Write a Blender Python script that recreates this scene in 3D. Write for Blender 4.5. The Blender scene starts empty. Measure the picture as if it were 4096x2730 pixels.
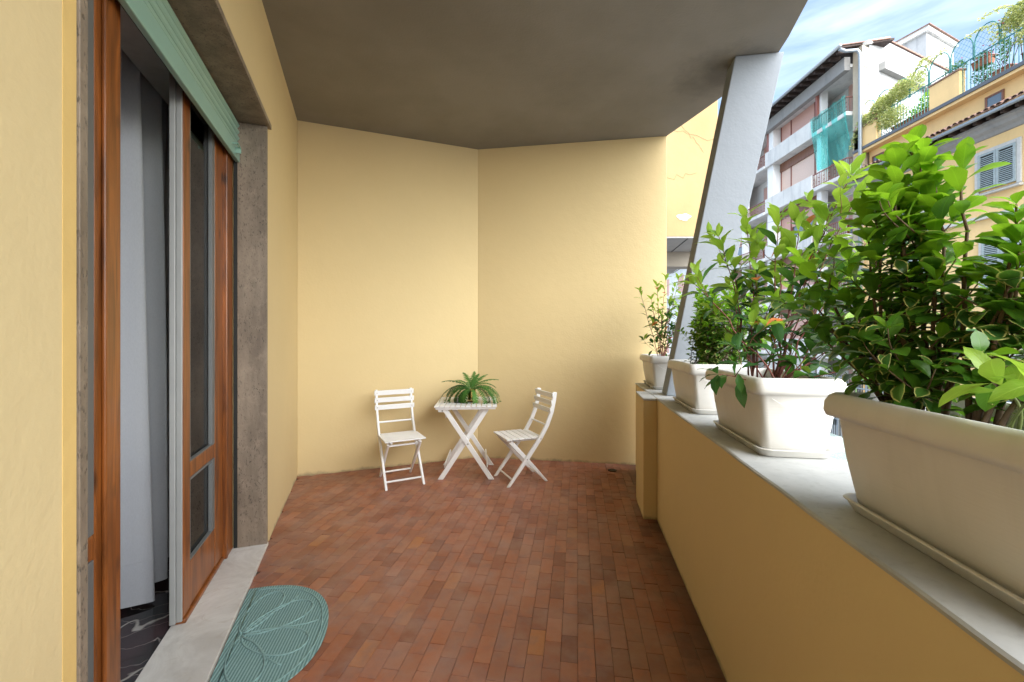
import bpy, bmesh, math, random
from mathutils import Vector, Matrix, noise
R = math.radians
PI = math.pi
random.seed(7)
scene = bpy.context.scene
col = scene.collection

# ------------------------------------------------------------------ camera
cam_d = bpy.data.cameras.new("camera"); cam = bpy.data.objects.new("camera", cam_d); col.objects.link(cam)
cam.location = (0, 0, 1.4); cam.rotation_euler = (R(90), 0, 0)
cam_d.lens = 14.94; cam_d.sensor_width = 36; cam_d.shift_y = -0.0068
cam_d.clip_start = 0.02; cam_d.clip_end = 800
scene.camera = cam

# ------------------------------------------------------------------ sky, sun, exposure
SUN_EL, SUN_AZ = R(37), R(157)          # azimuth from +Y (view) clockwise towards +X
w = bpy.data.worlds.new("World"); scene.world = w; w.use_nodes = True
nt = w.node_tree; nt.nodes.clear()
wo = nt.nodes.new("ShaderNodeOutputWorld"); bg = nt.nodes.new("ShaderNodeBackground")
sky = nt.nodes.new("ShaderNodeTexSky"); sky.sky_type = 'NISHITA'; sky.sun_disc = False
sky.sun_elevation = SUN_EL; sky.sun_rotation = SUN_AZ
sky.air_density = 1.0; sky.dust_density = 1.2; sky.ozone_density = 1.5
tc = nt.nodes.new("ShaderNodeTexCoord")
mp = nt.nodes.new("ShaderNodeMapping"); mp.inputs['Scale'].default_value = (1.6, 2.2, 11.0)
mp.inputs['Rotation'].default_value = (R(2), R(-4), R(20))
nz = nt.nodes.new("ShaderNodeTexNoise"); nz.inputs['Scale'].default_value = 1.6; nz.inputs['Detail'].default_value = 7
nz.inputs['Roughness'].default_value = 0.55; nz.inputs['Distortion'].default_value = 0.6
cr = nt.nodes.new("ShaderNodeMapRange"); cr.inputs['From Min'].default_value = 0.38; cr.inputs['From Max'].default_value = 0.78
cr.inputs['To Min'].default_value = 0.07; cr.inputs['To Max'].default_value = 0.55
mx = nt.nodes.new("ShaderNodeMixRGB"); mx.inputs['Color2'].default_value = (5.0, 5.7, 6.7, 1)
nt.links.new(tc.outputs['Generated'], mp.inputs['Vector']); nt.links.new(mp.outputs[0], nz.inputs['Vector'])
nt.links.new(nz.outputs['Fac'], cr.inputs['Value']); nt.links.new(cr.outputs[0], mx.inputs['Fac'])
nt.links.new(sky.outputs[0], mx.inputs['Color1']); nt.links.new(mx.outputs[0], bg.inputs['Color'])
bg.inputs['Strength'].default_value = 0.13
nt.links.new(bg.outputs[0], wo.inputs['Surface'])
sd = bpy.data.lights.new("sun", 'SUN'); sun = bpy.data.objects.new("sun", sd); col.objects.link(sun)
sd.energy = 5.0; sd.angle = R(100); sd.color = (1.0, 0.995, 0.98)
sdir = Vector((math.sin(SUN_AZ) * math.cos(SUN_EL), math.cos(SUN_AZ) * math.cos(SUN_EL), math.sin(SUN_EL)))
sun.rotation_euler = sdir.to_track_quat('Z', 'Y').to_euler()
vs = scene.view_settings; vs.view_transform = 'Standard'; vs.look = 'None'; vs.gamma = 1; vs.exposure = 1.5
vs.use_curve_mapping = False
scene.render.engine = 'CYCLES'
scene.cycles.use_denoising = True
scene.cycles.max_bounces = 9; scene.cycles.diffuse_bounces = 6; scene.cycles.transparent_max_bounces = 12
scene.cycles.sample_clamp_indirect = 6

# ------------------------------------------------------------------ material helpers
def srgb(r, g, b):
    f = lambda c: (c / 255 / 12.92) if c / 255 <= 0.04045 else ((c / 255 + 0.055) / 1.055) ** 2.4
    return (f(r), f(g), f(b), 1)
class MT:
    def __init__(s, name, rough=0.6, base=(0.5, 0.5, 0.5, 1), spec=0.5, metal=0.0):
        s.m = bpy.data.materials.new(name); s.m.use_nodes = True; s.t = s.m.node_tree
        s.b = s.t.nodes['Principled BSDF']; s.out = s.t.nodes['Material Output']
        s.b.inputs['Roughness'].default_value = rough; s.b.inputs['Base Color'].default_value = base
        s.b.inputs['Specular IOR Level'].default_value = spec; s.b.inputs['Metallic'].default_value = metal
        s._c = None
    def n(s, t, **k):
        x = s.t.nodes.new("ShaderNode" + t)
        for a, v in k.items():
            if a.startswith('_'): setattr(x, a[1:], v)
            else: x.inputs[a.replace('__', ' ')].default_value = v
        return x
    def l(s, a, b): s.t.links.new(a, b)
    def co(s, scale=(1, 1, 1), rot=(0, 0, 0), kind='Object'):
        if s._c is None: s._c = s.n("TexCoord")
        m = s.n("Mapping"); m.inputs['Scale'].default_value = scale; m.inputs['Rotation'].default_value = rot
        s.l(s._c.outputs[kind], m.inputs[0]); return m.outputs[0]
    def noise(s, scale, detail=4, rough=0.55, vec=None, dist=0.0):
        x = s.n("TexNoise", Scale=scale, Detail=detail, Roughness=rough, Distortion=dist)
        if vec is None: vec = s.co()
        s.l(vec, x.inputs['Vector']); return x.outputs['Fac']
    def ramp(s, fac, stops):
        x = s.n("ValToRGB"); e = x.color_ramp.elements
        while len(e) < len(stops): e.new(0.5)
        for i, (p, c) in enumerate(stops): e[i].position = p; e[i].color = c
        s.l(fac, x.inputs[0]); return x.outputs[0]
    def mix(s, fac, a, b, mode='MIX'):
        x = s.n("MixRGB"); x.blend_type = mode
        for sock, v in ((x.inputs[0], fac), (x.inputs[1], a), (x.inputs[2], b)):
            if isinstance(v, (int, float)): sock.default_value = v
            elif isinstance(v, tuple): sock.default_value = v
            else: s.l(v, sock)
        return x.outputs[0]
    def math(s, op, a, b=0.0, clamp=False):
        x = s.n("Math"); x.operation = op; x.use_clamp = clamp
        for sock, v in ((x.inputs[0], a), (x.inputs[1], b)):
            if isinstance(v, (int, float)): sock.default_value = v
            else: s.l(v, sock)
        return x.outputs[0]
    def rng(s, v, a, b, c, d):
        x = s.n("MapRange"); s.l(v, x.inputs[0])
        for i, q in enumerate((a, b, c, d)): x.inputs[i + 1].default_value = q
        return x.outputs[0]
    def color(s, v):
        if isinstance(v, tuple): s.b.inputs['Base Color'].default_value = v
        else: s.l(v, s.b.inputs['Base Color'])
    def rough(s, v): s.l(v, s.b.inputs['Roughness'])
    def bump(s, h, strength=0.3, dist=0.01):
        x = s.n("Bump", Strength=strength, Distance=dist); s.l(h, x.inputs['Height'])
        s.l(x.outputs[0], s.b.inputs['Normal'])

def k3(c, f): return (min(c[0] * f, 1), min(c[1] * f, 1), min(c[2] * f, 1), 1)
def plaster(name, c, var=0.1, bump=0.35, fine=70, stain=0.0, rough=0.85, seed=0.0):
    t = MT(name, rough)
    big = t.noise(1.1 + seed, 4, 0.6)
    a = t.mix(t.rng(big, 0.3, 0.7, 0, 1), k3(c, 1 - var), k3(c, 1 + var * 0.6))
    a = t.mix(t.rng(t.noise(9, 5, 0.6), 0.35, 0.75, 0, 0.35), a, k3(c, 1 - var * 1.3))
    if stain:
        st = t.noise(0.8, 8, 0.68, vec=t.co((3.0, 3.0, 0.5)))
        a = t.mix(t.rng(st, 0.5, 0.74, 0, stain), a, k3((c[0] * .8, c[1] * .85, c[2] * .95, 1), 0.5))
    if name == 'ochre_plaster':
        sx = t.n("SeparateXYZ"); t.l(t.co(), sx.inputs[0])
        zz = t.math('ADD', sx.outputs[2], t.math('MULTIPLY', t.noise(7, 6, 0.7), -0.12))
        a = t.mix(t.rng(zz, -0.065, -0.035, 0.6, 0.0), a, (0.16, 0.13, 0.085, 1))
    t.color(a)
    h = t.math('ADD', t.math('MULTIPLY', t.noise(fine, 3, 0.5), 0.5), t.noise(fine / 5, 3, 0.5))
    t.bump(h, bump, 0.006)
    return t.m
def plain(name, c, rough=0.5, spec=0.5, metal=0.0, nvar=0.12, scale=14, bump=0.0, vec=None):
    t = MT(name, rough, c, spec, metal)
    f = t.noise(scale, 5, 0.6, vec=t.co(vec) if vec else None)
    t.color(t.mix(t.rng(f, 0.3, 0.7, 0, 1), k3(c, 1 - nvar), k3(c, 1 + nvar * 0.5)))
    t.rough(t.rng(f, 0.3, 0.7, max(rough - 0.08, 0.02), min(rough + 0.1, 1)))
    if bump: t.bump(f, bump, 0.004)
    return t.m

# ------------------------------------------------------------------ mesh helpers
class MB:
    def __init__(s): s.v = []; s.f = []; s.uv = None
    def add(s, vs, fs):
        o = len(s.v); s.v += [tuple(v) for v in vs]; s.f += [tuple(i + o for i in f) for f in fs]; return s
    def hexa(s, p):        # 8 points: bottom ring 4, top ring 4
        return s.add(p, [(3, 2, 1, 0), (4, 5, 6, 7), (0, 1, 5, 4), (1, 2, 6, 5), (2, 3, 7, 6), (3, 0, 4, 7)])
    def box(s, x0, x1, y0, y1, z0, z1, F=None):
        p = [(x0, y0, z0), (x1, y0, z0), (x1, y1, z0), (x0, y1, z0), (x0, y0, z1), (x1, y0, z1), (x1, y1, z1), (x0, y1, z1)]
        if F: p = [F(*q) for q in p]
        return s.hexa(p)
    def bar(s, a, b, w, h, up=(0, 0, 1)):   # rectangular bar between points
        a = Vector(a); b = Vector(b); d = (b - a).normalized(); x = d.cross(Vector(up))
        if x.length < 1e-4: x = d.cross(Vector((1, 0, 0)))
        x.normalize(); y = x.cross(d); x *= w / 2; y *= h / 2
        return s.hexa([a - x - y, a + x - y, a + x + y, a - x + y, b - x - y, b + x - y, b + x + y, b - x + y])
    def prism(s, poly, z0, z1, F=None):
        n = len(poly); p = [(x, y, z0) for x, y in poly] + [(x, y, z1) for x, y in poly]
        if F: p = [F(*q) for q in p]
        return s.add(p, [tuple(reversed(range(n))), tuple(range(n, 2 * n))] + [(i, (i + 1) % n, n + (i + 1) % n, n + i) for i in range(n)])
    def tube(s, pts, r, n=6, cap=True):
        pts = [Vector(p) for p in pts]; rs = r if isinstance(r, (list, tuple)) else [r] * len(pts)
        o = len(s.v); N = None
        for i, p in enumerate(pts):
            d = (pts[min(i + 1, len(pts) - 1)] - pts[max(i - 1, 0)]).normalized()
            if N is None:
                N = d.cross(Vector((0, 0, 1)))
                if N.length < 1e-3: N = d.cross(Vector((1, 0, 0)))
            N = (N - d * N.dot(d)).normalized(); B = d.cross(N)
            for k in range(n):
                a = 2 * PI * k / n; s.v.append(tuple(p + (N * math.cos(a) + B * math.sin(a)) * rs[i]))
        for i in range(len(pts) - 1):
            for k in range(n):
                k2 = (k + 1) % n; s.f.append((o + i * n + k, o + i * n + k2, o + (i + 1) * n + k2, o + (i + 1) * n + k))
        if cap:
            s.f.append(tuple(o + k for k in reversed(range(n)))); s.f.append(tuple(o + (len(pts) - 1) * n + k for k in range(n)))
        return s
    def loft(s, rings, cap0=True, cap1=True):
        o = len(s.v); n = len(rings[0])
        for r in rings: s.v += [tuple(p) for p in r]
        for i in range(len(rings) - 1):
            for k in range(n):
                k2 = (k + 1) % n; s.f.append((o + i * n + k, o + i * n + k2, o + (i + 1) * n + k2, o + (i + 1) * n + k))
        if cap0: s.f.append(tuple(o + k for k in reversed(range(n))))
        if cap1: s.f.append(tuple(o + (len(rings) - 1) * n + k for k in range(n)))
        return s
    def lathe(s, prof, c=(0, 0, 0), n=20):
        rings = [[(c[0] + r * math.cos(2 * PI * k / n), c[1] + r * math.sin(2 * PI * k / n), c[2] + z) for k in range(n)] for r, z in prof]
        return s.loft(rings)
    def mesh(s, name, mat=None, smooth=False):
        me = bpy.data.meshes.new(name); me.from_pydata(s.v, [], s.f)
        if s.uv:
            ul = me.uv_layers.new(name="UVMap")
            for L in me.loops: ul.data[L.index].uv = s.uv[L.vertex_index]
        me.update()
        if mat: me.materials.append(mat)
        if smooth: me.polygons.foreach_set('use_smooth', [True] * len(me.polygons))
        return me
    def build(s, name, mat=None, parent=None, bevel=0.0, smooth=False, fix=True):
        me = s.mesh(name, mat, smooth)
        if fix:
            bm = bmesh.new(); bm.from_mesh(me); bmesh.ops.recalc_face_normals(bm, faces=bm.faces); bm.to_mesh(me); bm.free()
        o = bpy.data.objects.new(name, me); col.objects.link(o)
        if parent: o.parent = parent
        if bevel:
            b = o.modifiers.new("bevel", 'BEVEL'); b.width = bevel; b.segments = 2; b.limit_method = 'ANGLE'; b.angle_limit = R(40)
        return o
def empty(name, loc=(0, 0, 0), rz=0, label=None, cat=None, group=None):
    o = bpy.data.objects.new(name, None); col.objects.link(o); o.location = loc; o.rotation_euler.z = rz
    o.empty_display_size = 0.1
    tag(o, label, cat, group); return o
def tag(o, label=None, cat=None, group=None, kind=None):
    if label: o['label'] = label
    if cat: o['category'] = cat
    if group: o['group'] = group
    if kind: o['kind'] = kind
    return o
def inst(name, me, parent, mat4):
    o = bpy.data.objects.new(name, me); col.objects.link(o); o.parent = parent; o.matrix_local = mat4; return o
def copy_tree(o, parent=None):
    c = o.copy(); col.objects.link(c); c.parent = parent
    for ch in list(o.children):
        k = copy_tree(ch, c); k.matrix_parent_inverse = ch.matrix_parent_inverse
    return c
# balcony frames.  wall frame: s along the left wall, p into the wall.  parapet frame: l along, w outwards
WT = Vector((-0.3360, 0.9417)); WN = Vector((-0.9417, -0.3360)); W0 = Vector((-0.62, 0.0))
def WF(s_, p_, z_): q = W0 + WT * s_ + WN * p_; return (q.x, q.y, z_)
PA = Vector((0.1517, 0.9885)); PB = Vector((0.9885, -0.1517)); P0 = Vector((0.602, 0.0)); PROT = math.atan2(PB.y, PB.x)
def PF(w_, l_, z_): q = P0 + PA * l_ + PB * w_; return (q.x, q.y, z_)
def ztop(l_): return 0.915 + 0.0145 * (3.3 - l_)      # the parapet top falls very slightly

# ------------------------------------------------------------------ materials
Ochre = srgb(226, 189, 122)
M = {}
M['ochre'] = plaster('ochre_plaster', (0.65, 0.515, 0.27, 1), 0.03, 0.35, 60)
M['ochre_deep'] = plaster('deep_ochre_plaster', (0.68, 0.47, 0.165, 1), 0.10, 0.5, 40)
M['wing'] = plaster('sunlit_yellow_plaster', (0.34, 0.225, 0.10, 1), 0.12, 0.5, 30, 0.15)
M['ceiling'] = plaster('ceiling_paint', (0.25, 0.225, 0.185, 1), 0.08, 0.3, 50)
M['pillar'] = plaster('grey_roughcast', (0.215, 0.24, 0.265, 1), 0.04, 0.5, 55)
def coping():
    t = MT('coping_cement', 0.7)
    f = t.noise(2.3, 6, 0.62); g = t.noise(34, 4, 0.6)
    a = t.mix(t.rng(f, 0.36, 0.66, 0, 1), (0.36, 0.37, 0.36, 1), (0.52, 0.53, 0.51, 1))
    t.color(t.mix(t.rng(g, 0.55, 0.8, 0, 0.5), a, (0.22, 0.22, 0.20, 1))); t.bump(g, 0.25, 0.004); return t.m
M['coping'] = coping()
def travertine(c0, c1, name):
    t = MT(name, 0.55)
    v = t.noise(5, 7, 0.65, vec=t.co((2.5, 2.5, 0.45)))
    h = t.noise(75, 3, 0.65, vec=t.co((1.5, 1.5, 0.7)))
    a = t.mix(t.rng(v, 0.32, 0.68, 0, 1), c0, c1)
    a = t.mix(t.rng(t.noise(14, 5, 0.7), 0.52, 0.7, 0, 0.5), a, k3(c1, 1.25))
    pit = t.rng(h, 0.56, 0.66, 0, .75)
    patch = t.rng(t.noise(3.2, 4, 0.6), 0.38, 0.55, 0.15, 1)
    pit2 = t.math('MULTIPLY', pit, patch)
    t.color(t.mix(pit2, a, k3(c0, 0.30))); t.bump(t.math('SUBTRACT', 1.0, pit2), 0.5, 0.004); return t.m
M['travertine'] = travertine((0.15, 0.115, 0.082, 1), (0.27, 0.215, 0.155, 1), 'brown_travertine')
def marble_white():
    t = MT('white_marble', 0.35)
    f = t.noise(3.0, 8, 0.66, dist=1.2); g = t.noise(7, 6, 0.7, dist=2.5)
    a = t.mix(t.rng(f, 0.35, 0.65, 0, 1), (0.50, 0.48, 0.44, 1), (0.72, 0.71, 0.67, 1))
    a = t.mix(t.rng(g, 0.55, 0.75, 0, 0.6), a, (0.42, 0.36, 0.28, 1)); t.color(a)
    t.bump(t.noise(90, 3), 0.08, 0.003); return t.m
M['marble'] = marble_white()
def marble_black():
    t = MT('black_marble', 0.07, spec=0.6)
    ds = t.noise(3.2, 6, 0.7)
    def vein(sc, th, rz):
        wv = t.n("TexWave", Scale=sc, Distortion=9.0, Detail=4.0); wv.inputs['Detail Scale'].default_value = 1.4
        t.l(t.co((1, 1, 1), (0, 0, rz)), wv.inputs['Vector']); return t.rng(wv.outputs['Fac'], th, 1.0, 0, 1)
    a = t.mix(t.rng(ds, 0.42, 0.62, 0, 1), (0.006, 0.010, 0.009, 1), (0.045, 0.022, 0.025, 1))
    a = t.mix(t.math('MULTIPLY', vein(1.3, 0.988, 0.5), t.rng(ds, 0.35, 0.6, 0.2, 1.0)), a, (0.42, 0.40, 0.36, 1))
    a = t.mix(t.math('MULTIPLY', vein(2.7, 0.993, 1.2), 0.6), a, (0.30, 0.27, 0.25, 1)); t.color(a); return t.m
M['black_marble'] = marble_black()
def tile_mat(name, src):
    t = MT(name, 0.5, spec=0.35)
    if src == 'obj':
        oi = t.n("ObjectInfo"); rnd = oi.outputs['Random']
    else:
        at = t.n("Attribute"); at.attribute_name = 'rnd'; rnd = at.outputs['Fac']
    cd = t.n("NewGeometry"); pos = cd.outputs['Position']
    a = t.ramp(rnd, [(0.0, (0.204, 0.074, 0.043, 1)), (0.18, (0.276, 0.098, 0.053, 1)), (0.4, (0.337, 0.120, 0.062, 1)),
                     (0.62, (0.288, 0.117, 0.068, 1)), (0.8, (0.373, 0.139, 0.073, 1)), (0.92, (0.310, 0.137, 0.090, 1)), (1.0, (0.388, 0.151, 0.056, 1))])
    cloud = t.noise(5.5, 5, 0.6, vec=pos)
    off = t.n("CombineXYZ"); t.l(t.math('MULTIPLY', rnd, 37.0), off.inputs[0]); t.l(t.math('MULTIPLY', rnd, 11.0), off.inputs[2])
    va = t.n("VectorMath"); va.operation = 'ADD'; t.l(pos, va.inputs[0]); t.l(off.outputs[0], va.inputs[1])
    per = t.noise(11, 4, 0.6, vec=va.outputs[0])
    a = t.mix(t.rng(per, 0.48, 0.66, 0, 0.6), a, (0.215, 0.12, 0.10, 1))
    a = t.mix(t.rng(per, 0.30, 0.45, 0.4, 0.0), a, (0.27, 0.105, 0.05, 1))
    a = t.mix(t.rng(cloud, 0.42, 0.72, 0, 0.5), a, (0.37, 0.25, 0.205, 1))     # dusty bloom
    sc = t.noise(16, 8, 0.75, vec=pos, dist=1.6)
    a = t.mix(t.math('MULTIPLY', t.rng(sc, 0.66, 0.74, 0, 0.5), t.rng(cloud, 0.45, 0.6, 0, 1)), a, (0.46, 0.38, 0.33, 1))
    dk = t.noise(0.9, 3, 0.5, vec=pos)
    a = t.mix(t.rng(dk, 0.5, 0.7, 0, 0.25), a, (0.09, 0.042, 0.03, 1))
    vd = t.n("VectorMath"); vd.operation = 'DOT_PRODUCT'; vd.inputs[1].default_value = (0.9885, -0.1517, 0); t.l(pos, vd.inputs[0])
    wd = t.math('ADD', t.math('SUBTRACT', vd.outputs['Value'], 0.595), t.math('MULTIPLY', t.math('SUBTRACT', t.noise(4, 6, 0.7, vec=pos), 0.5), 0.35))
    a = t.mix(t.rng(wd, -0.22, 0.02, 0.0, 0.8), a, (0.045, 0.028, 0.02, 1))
    t.color(a); t.rough(t.rng(per, 0.3, 0.7, 0.28, 0.52)); t.bump(t.noise(55, 4, 0.6, vec=pos), 0.14, 0.003); return t.m
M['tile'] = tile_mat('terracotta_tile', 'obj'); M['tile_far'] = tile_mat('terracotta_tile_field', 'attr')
M['grout'] = plain('dark_grout', (0.11, 0.075, 0.058, 1), 0.9, 0.2, 0, 0.3, 30)
def wood(name, c0, c1, rough=0.36, knots=True, vec=(9, 9, 0.8)):
    t = MT(name, rough, spec=0.5)
    v = t.co(vec)
    f = t.noise(3.0, 6, 0.6, vec=v, dist=0.7)
    a = t.mix(t.rng(f, 0.33, 0.68, 0, 1), c0, c1)
    if knots:
        vo = t.n("TexVoronoi", Scale=3.3); t.l(t.co((1.6, 1.6, 0.9)), vo.inputs['Vector'])
        a = t.mix(t.rng(vo.outputs['Distance'], 0.06, 0.15, 0.9, 0.0), a, k3(c0, 0.2))
    t.color(a); t.bump(f, 0.10, 0.003)
    t.b.inputs['Coat Weight'].default_value = 0.1; t.b.inputs['Coat Roughness'].default_value = 0.13
    return t.m
M['wood'] = wood('varnished_pine', (0.11, 0.033, 0.008, 1), (0.34, 0.105, 0.019, 1))
M['white_wood'] = plain('white_painted_wood', (0.80, 0.81, 0.80, 1), 0.38, 0.5, 0, 0.03, 30, 0.05, (1, 1, 1))
M['grey_paint'] = plain('grey_painted_wood', (0.33, 0.335, 0.32, 1), 0.45, 0.5, 0, 0.05, 9)
M['gasket'] = plain('grey_gasket', (0.14, 0.145, 0.14, 1), 0.5, 0.5, 0, 0.1, 40)
M['dark_gap'] = plain('near_black', (0.012, 0.014, 0.012, 1), 0.6)  # near-black for dark parts and for sheets that stand in for shade
def glass_mat(name='door_glass', tint=(0.9, 0.95, 0.93, 1), rough=0.0):
    t = MT(name, rough)
    gl = t.n("BsdfGlossy", Roughness=rough); tr = t.n("BsdfTransparent", Color=tint)
    fr = t.n("LayerWeight", Blend=0.5); ms = t.n("MixShader")
    t.l(fr.outputs['Fresnel'], ms.inputs[0]); t.l(tr.outputs[0], ms.inputs[1]); t.l(gl.outputs[0], ms.inputs[2])
    t.l(ms.outputs[0], t.out.inputs['Surface']); return t.m
M['glass'] = glass_mat()
M['window_glass'] = MT('dark_window_glass', 0.06, (0.10, 0.14, 0.17, 1), 0.9).m
M['shutter_green'] = plain('green_shutter_paint', (0.26, 0.43, 0.35, 1), 0.42, 0.5, 0, 0.03, 3, 0, (1, 1, 1))
def fabric():
    t = MT('curtain_cloth', 0.85, (0.38, 0.41, 0.46, 1), 0.2)
    f = t.noise(260, 2, 0.5, vec=t.co((1, 1, 0.3)))
    t.color(t.mix(t.rng(f, 0.3, 0.7, 0, 1), (0.48, 0.50, 0.53, 1), (0.52, 0.54, 0.57, 1))); t.bump(f, 0.2, 0.002)
    t.b.inputs['Sheen Weight'].default_value = 0.3; return t.m
M['curtain'] = fabric()
M['room'] = plain('room_wall_paint', (0.30, 0.29, 0.28, 1), 0.8)
def mat_rug():
    t = MT('teal_ribbed_carpet', 0.95, spec=0.1)
    wv = t.n("TexWave", Scale=34.0, Distortion=0.25, Detail=2.0); wv.bands_direction = 'DIAGONAL'
    wv.inputs['Detail Scale'].default_value = 3
    t.l(t.co((1, 1, 0), (0, 0, R(35))), wv.inputs['Vector'])
    nn = t.noise(160, 3, 0.7); h = t.math('ADD', t.math('MULTIPLY', wv.outputs['Fac'], 0.7), t.math('MULTIPLY', nn, 0.6))
    t.color(t.mix(t.rng(h, 0.35, 1.0, 0, 1), (0.12, 0.22, 0.21, 1), (0.28, 0.43, 0.41, 1))); t.bump(h, 0.4, 0.004); return t.m
M['rug'] = mat_rug()
M['rug_line'] = plain('teal_embossed_line', (0.24, 0.38, 0.36, 1), 0.9, 0.1, 0, 0.2, 60)
def planter_mat():
    t = MT('cream_planter_plastic', 0.5, spec=0.4)
    f = t.noise(7, 5, 0.6, vec=t.co((1.0, 1.0, 26)))
    g = t.noise(3, 3)
    wv_ = t.noise(5, 6, 0.65, vec=t.co((3.5, 3.5, 0.35)))
    t.color(t.mix(t.rng(wv_, 0.5, 0.75, 0, 0.16), t.mix(t.rng(g, 0.3, 0.7, 0, 1), (0.60, 0.59, 0.555, 1), (0.68, 0.67, 0.635, 1)), (0.42, 0.40, 0.35, 1))); t.bump(f, 0.2, 0.003); return t.m
M['planter'] = planter_mat()
M['soil'] = plain('dark_soil', (0.035, 0.025, 0.018, 1), 0.95, 0.1, 0, 0.5, 60, 1.0)
M['gold'] = MT('polished_gold', 0.12, (0.80, 0.56, 0.22, 1), 0.5, 1.0).m
M['clear_glass'] = glass_mat('clear_ashtray_glass', (0.82, 0.85, 0.84, 1), 0.05)
M['steel'] = MT('screw_steel', 0.35, (0.35, 0.34, 0.32, 1), 0.5, 1.0).m
M['string'] = plain('white_string', (0.8, 0.8, 0.78, 1), 0.6)

def leaf_mat(name, dark, light, under, src='obj', margin=None, rough=0.32, trans=0.45):
    t = MT(name, rough, spec=0.5)
    if src == 'obj': rnd = t.n("ObjectInfo").outputs['Random']
    else:
        at = t.n("Attribute"); at.attribute_name = 'rnd'; rnd = at.outputs['Fac']
    uv = t.n("UVMap"); sx = t.n("SeparateXYZ"); t.l(uv.outputs[0], sx.inputs[0])
    u = sx.outputs[0]; v = sx.outputs[1]
    a = t.mix(rnd, dark, light)
    n1 = t.noise(30, 3, 0.6, vec=uv.outputs[0])
    # midrib and side veins
    mid = t.rng(t.math('ABSOLUTE', t.math('SUBTRACT', u, 0.5)), 0.0, 0.045, 0.6, 0.0)
    vv = t.math('ADD', t.math('MULTIPLY', v, 9.0), t.math('MULTIPLY', t.math('ABSOLUTE', t.math('SUBTRACT', u, 0.5)), -6.0))
    side = t.rng(t.math('ABSOLUTE', t.math('SUBTRACT', t.math('FRACT', vv), 0.5)), 0.0, 0.12, 0.28, 0.0)
    a = t.mix(t.math('MAXIMUM', mid, side), a, k3(light, 1.35))
    if margin:
        d = t.math('ADD', t.math('ABSOLUTE', t.math('SUBTRACT', u, 0.5)), t.math('MULTIPLY', t.math('SUBTRACT', t.noise(7, 3, vec=uv.outputs[0]), 0.5), 0.25))
        d2 = t.math('ADD', d, t.rng(v, 0.8, 1.0, 0.0, 0.16))
        a = t.mix(t.rng(d2, 0.36, 0.43, 0, 1), a, margin)
    t.color(a); t.bump(t.math('SUBTRACT', 1.0, t.math('MAXIMUM', mid, side)), 0.25, 0.002)
    tl = t.n("BsdfTranslucent"); t.l(t.mix(0.55, a, under), tl.inputs['Color'])
    ms = t.n("MixShader"); ms.inputs[0].default_value = trans
    t.l(t.b.outputs[0], ms.inputs[1]); t.l(tl.outputs[0], ms.inputs[2]); t.l(ms.outputs[0], t.out.inputs['Surface'])
    return t.m
LM = {}
for sname in ('obj', 'attr'):
    LM['eu_young', sname] = leaf_mat('spindle_leaf_young_' + sname, (0.085, 0.235, 0.012, 1), (0.18, 0.36, 0.02, 1), (0.42, 0.74, 0.03, 1), sname)
    LM['eu_old', sname] = leaf_mat('spindle_leaf_old_' + sname, (0.04, 0.125, 0.018, 1), (0.10, 0.25, 0.025, 1), (0.28, 0.56, 0.03, 1), sname, None, 0.28, 0.42)
    LM['eu_var', sname] = leaf_mat('variegated_leaf_' + sname, (0.028, 0.09, 0.022, 1), (0.07, 0.18, 0.03, 1), (0.2, 0.42, 0.03, 1), sname, (0.66, 0.64, 0.22, 1), 0.3, 0.35)
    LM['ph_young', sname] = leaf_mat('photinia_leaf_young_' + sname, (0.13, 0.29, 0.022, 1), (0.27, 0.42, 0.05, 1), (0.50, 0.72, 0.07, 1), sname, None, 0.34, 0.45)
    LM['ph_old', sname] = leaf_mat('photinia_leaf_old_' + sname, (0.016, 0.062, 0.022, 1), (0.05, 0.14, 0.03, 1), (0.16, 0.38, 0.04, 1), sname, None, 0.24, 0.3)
    LM['ph_red', sname] = leaf_mat('photinia_leaf_orange_' + sname, (0.42, 0.10, 0.02, 1), (0.60, 0.20, 0.05, 1), (0.75, 0.30, 0.08, 1), sname, None, 0.35, 0.4)
M['stem_brown'] = plain('brown_bark', (0.13, 0.085, 0.05, 1), 0.75, 0.3, 0, 0.3, 60, 0.4)
M['stem_red'] = plain('reddish_bark', (0.16, 0.055, 0.04, 1), 0.6, 0.3, 0, 0.3, 60, 0.3)
M['stem_green'] = plain('green_bark', (0.11, 0.14, 0.04, 1), 0.6, 0.3, 0, 0.3, 60, 0.3)
# street
M['asphalt'] = plain('asphalt', (0.22, 0.22, 0.225, 1), 0.85, 0.3, 0, 0.25, 40, 0.3)
M['paving'] = plain('pavement_stone', (0.30, 0.29, 0.27, 1), 0.8, 0.3, 0, 0.15, 3)
M['f_yellow'] = plaster('yellow_facade', (0.80, 0.56, 0.26, 1), 0.07, 0.3, 12, 0.08)
M['f_white'] = plaster('white_render', (0.80, 0.81, 0.79, 1), 0.06, 0.3, 12, 0.35)
M['f_weathered'] = plaster('weathered_white_render', (0.42, 0.43, 0.43, 1), 0.12, 0.3, 12, 0.8)
M['f_concrete'] = plaster('pale_concrete', (0.66, 0.66, 0.63, 1), 0.12, 0.4, 12, 0.5)
M['soffit'] = plaster('grey_soffit', (0.30, 0.295, 0.28, 1), 0.12, 0.4, 12, 0.5)
M['clad'] = wood('brown_cladding', (0.14, 0.052, 0.025, 1), (0.24, 0.10, 0.05, 1), 0.5, False, (9, 9, 0.6))
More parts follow.
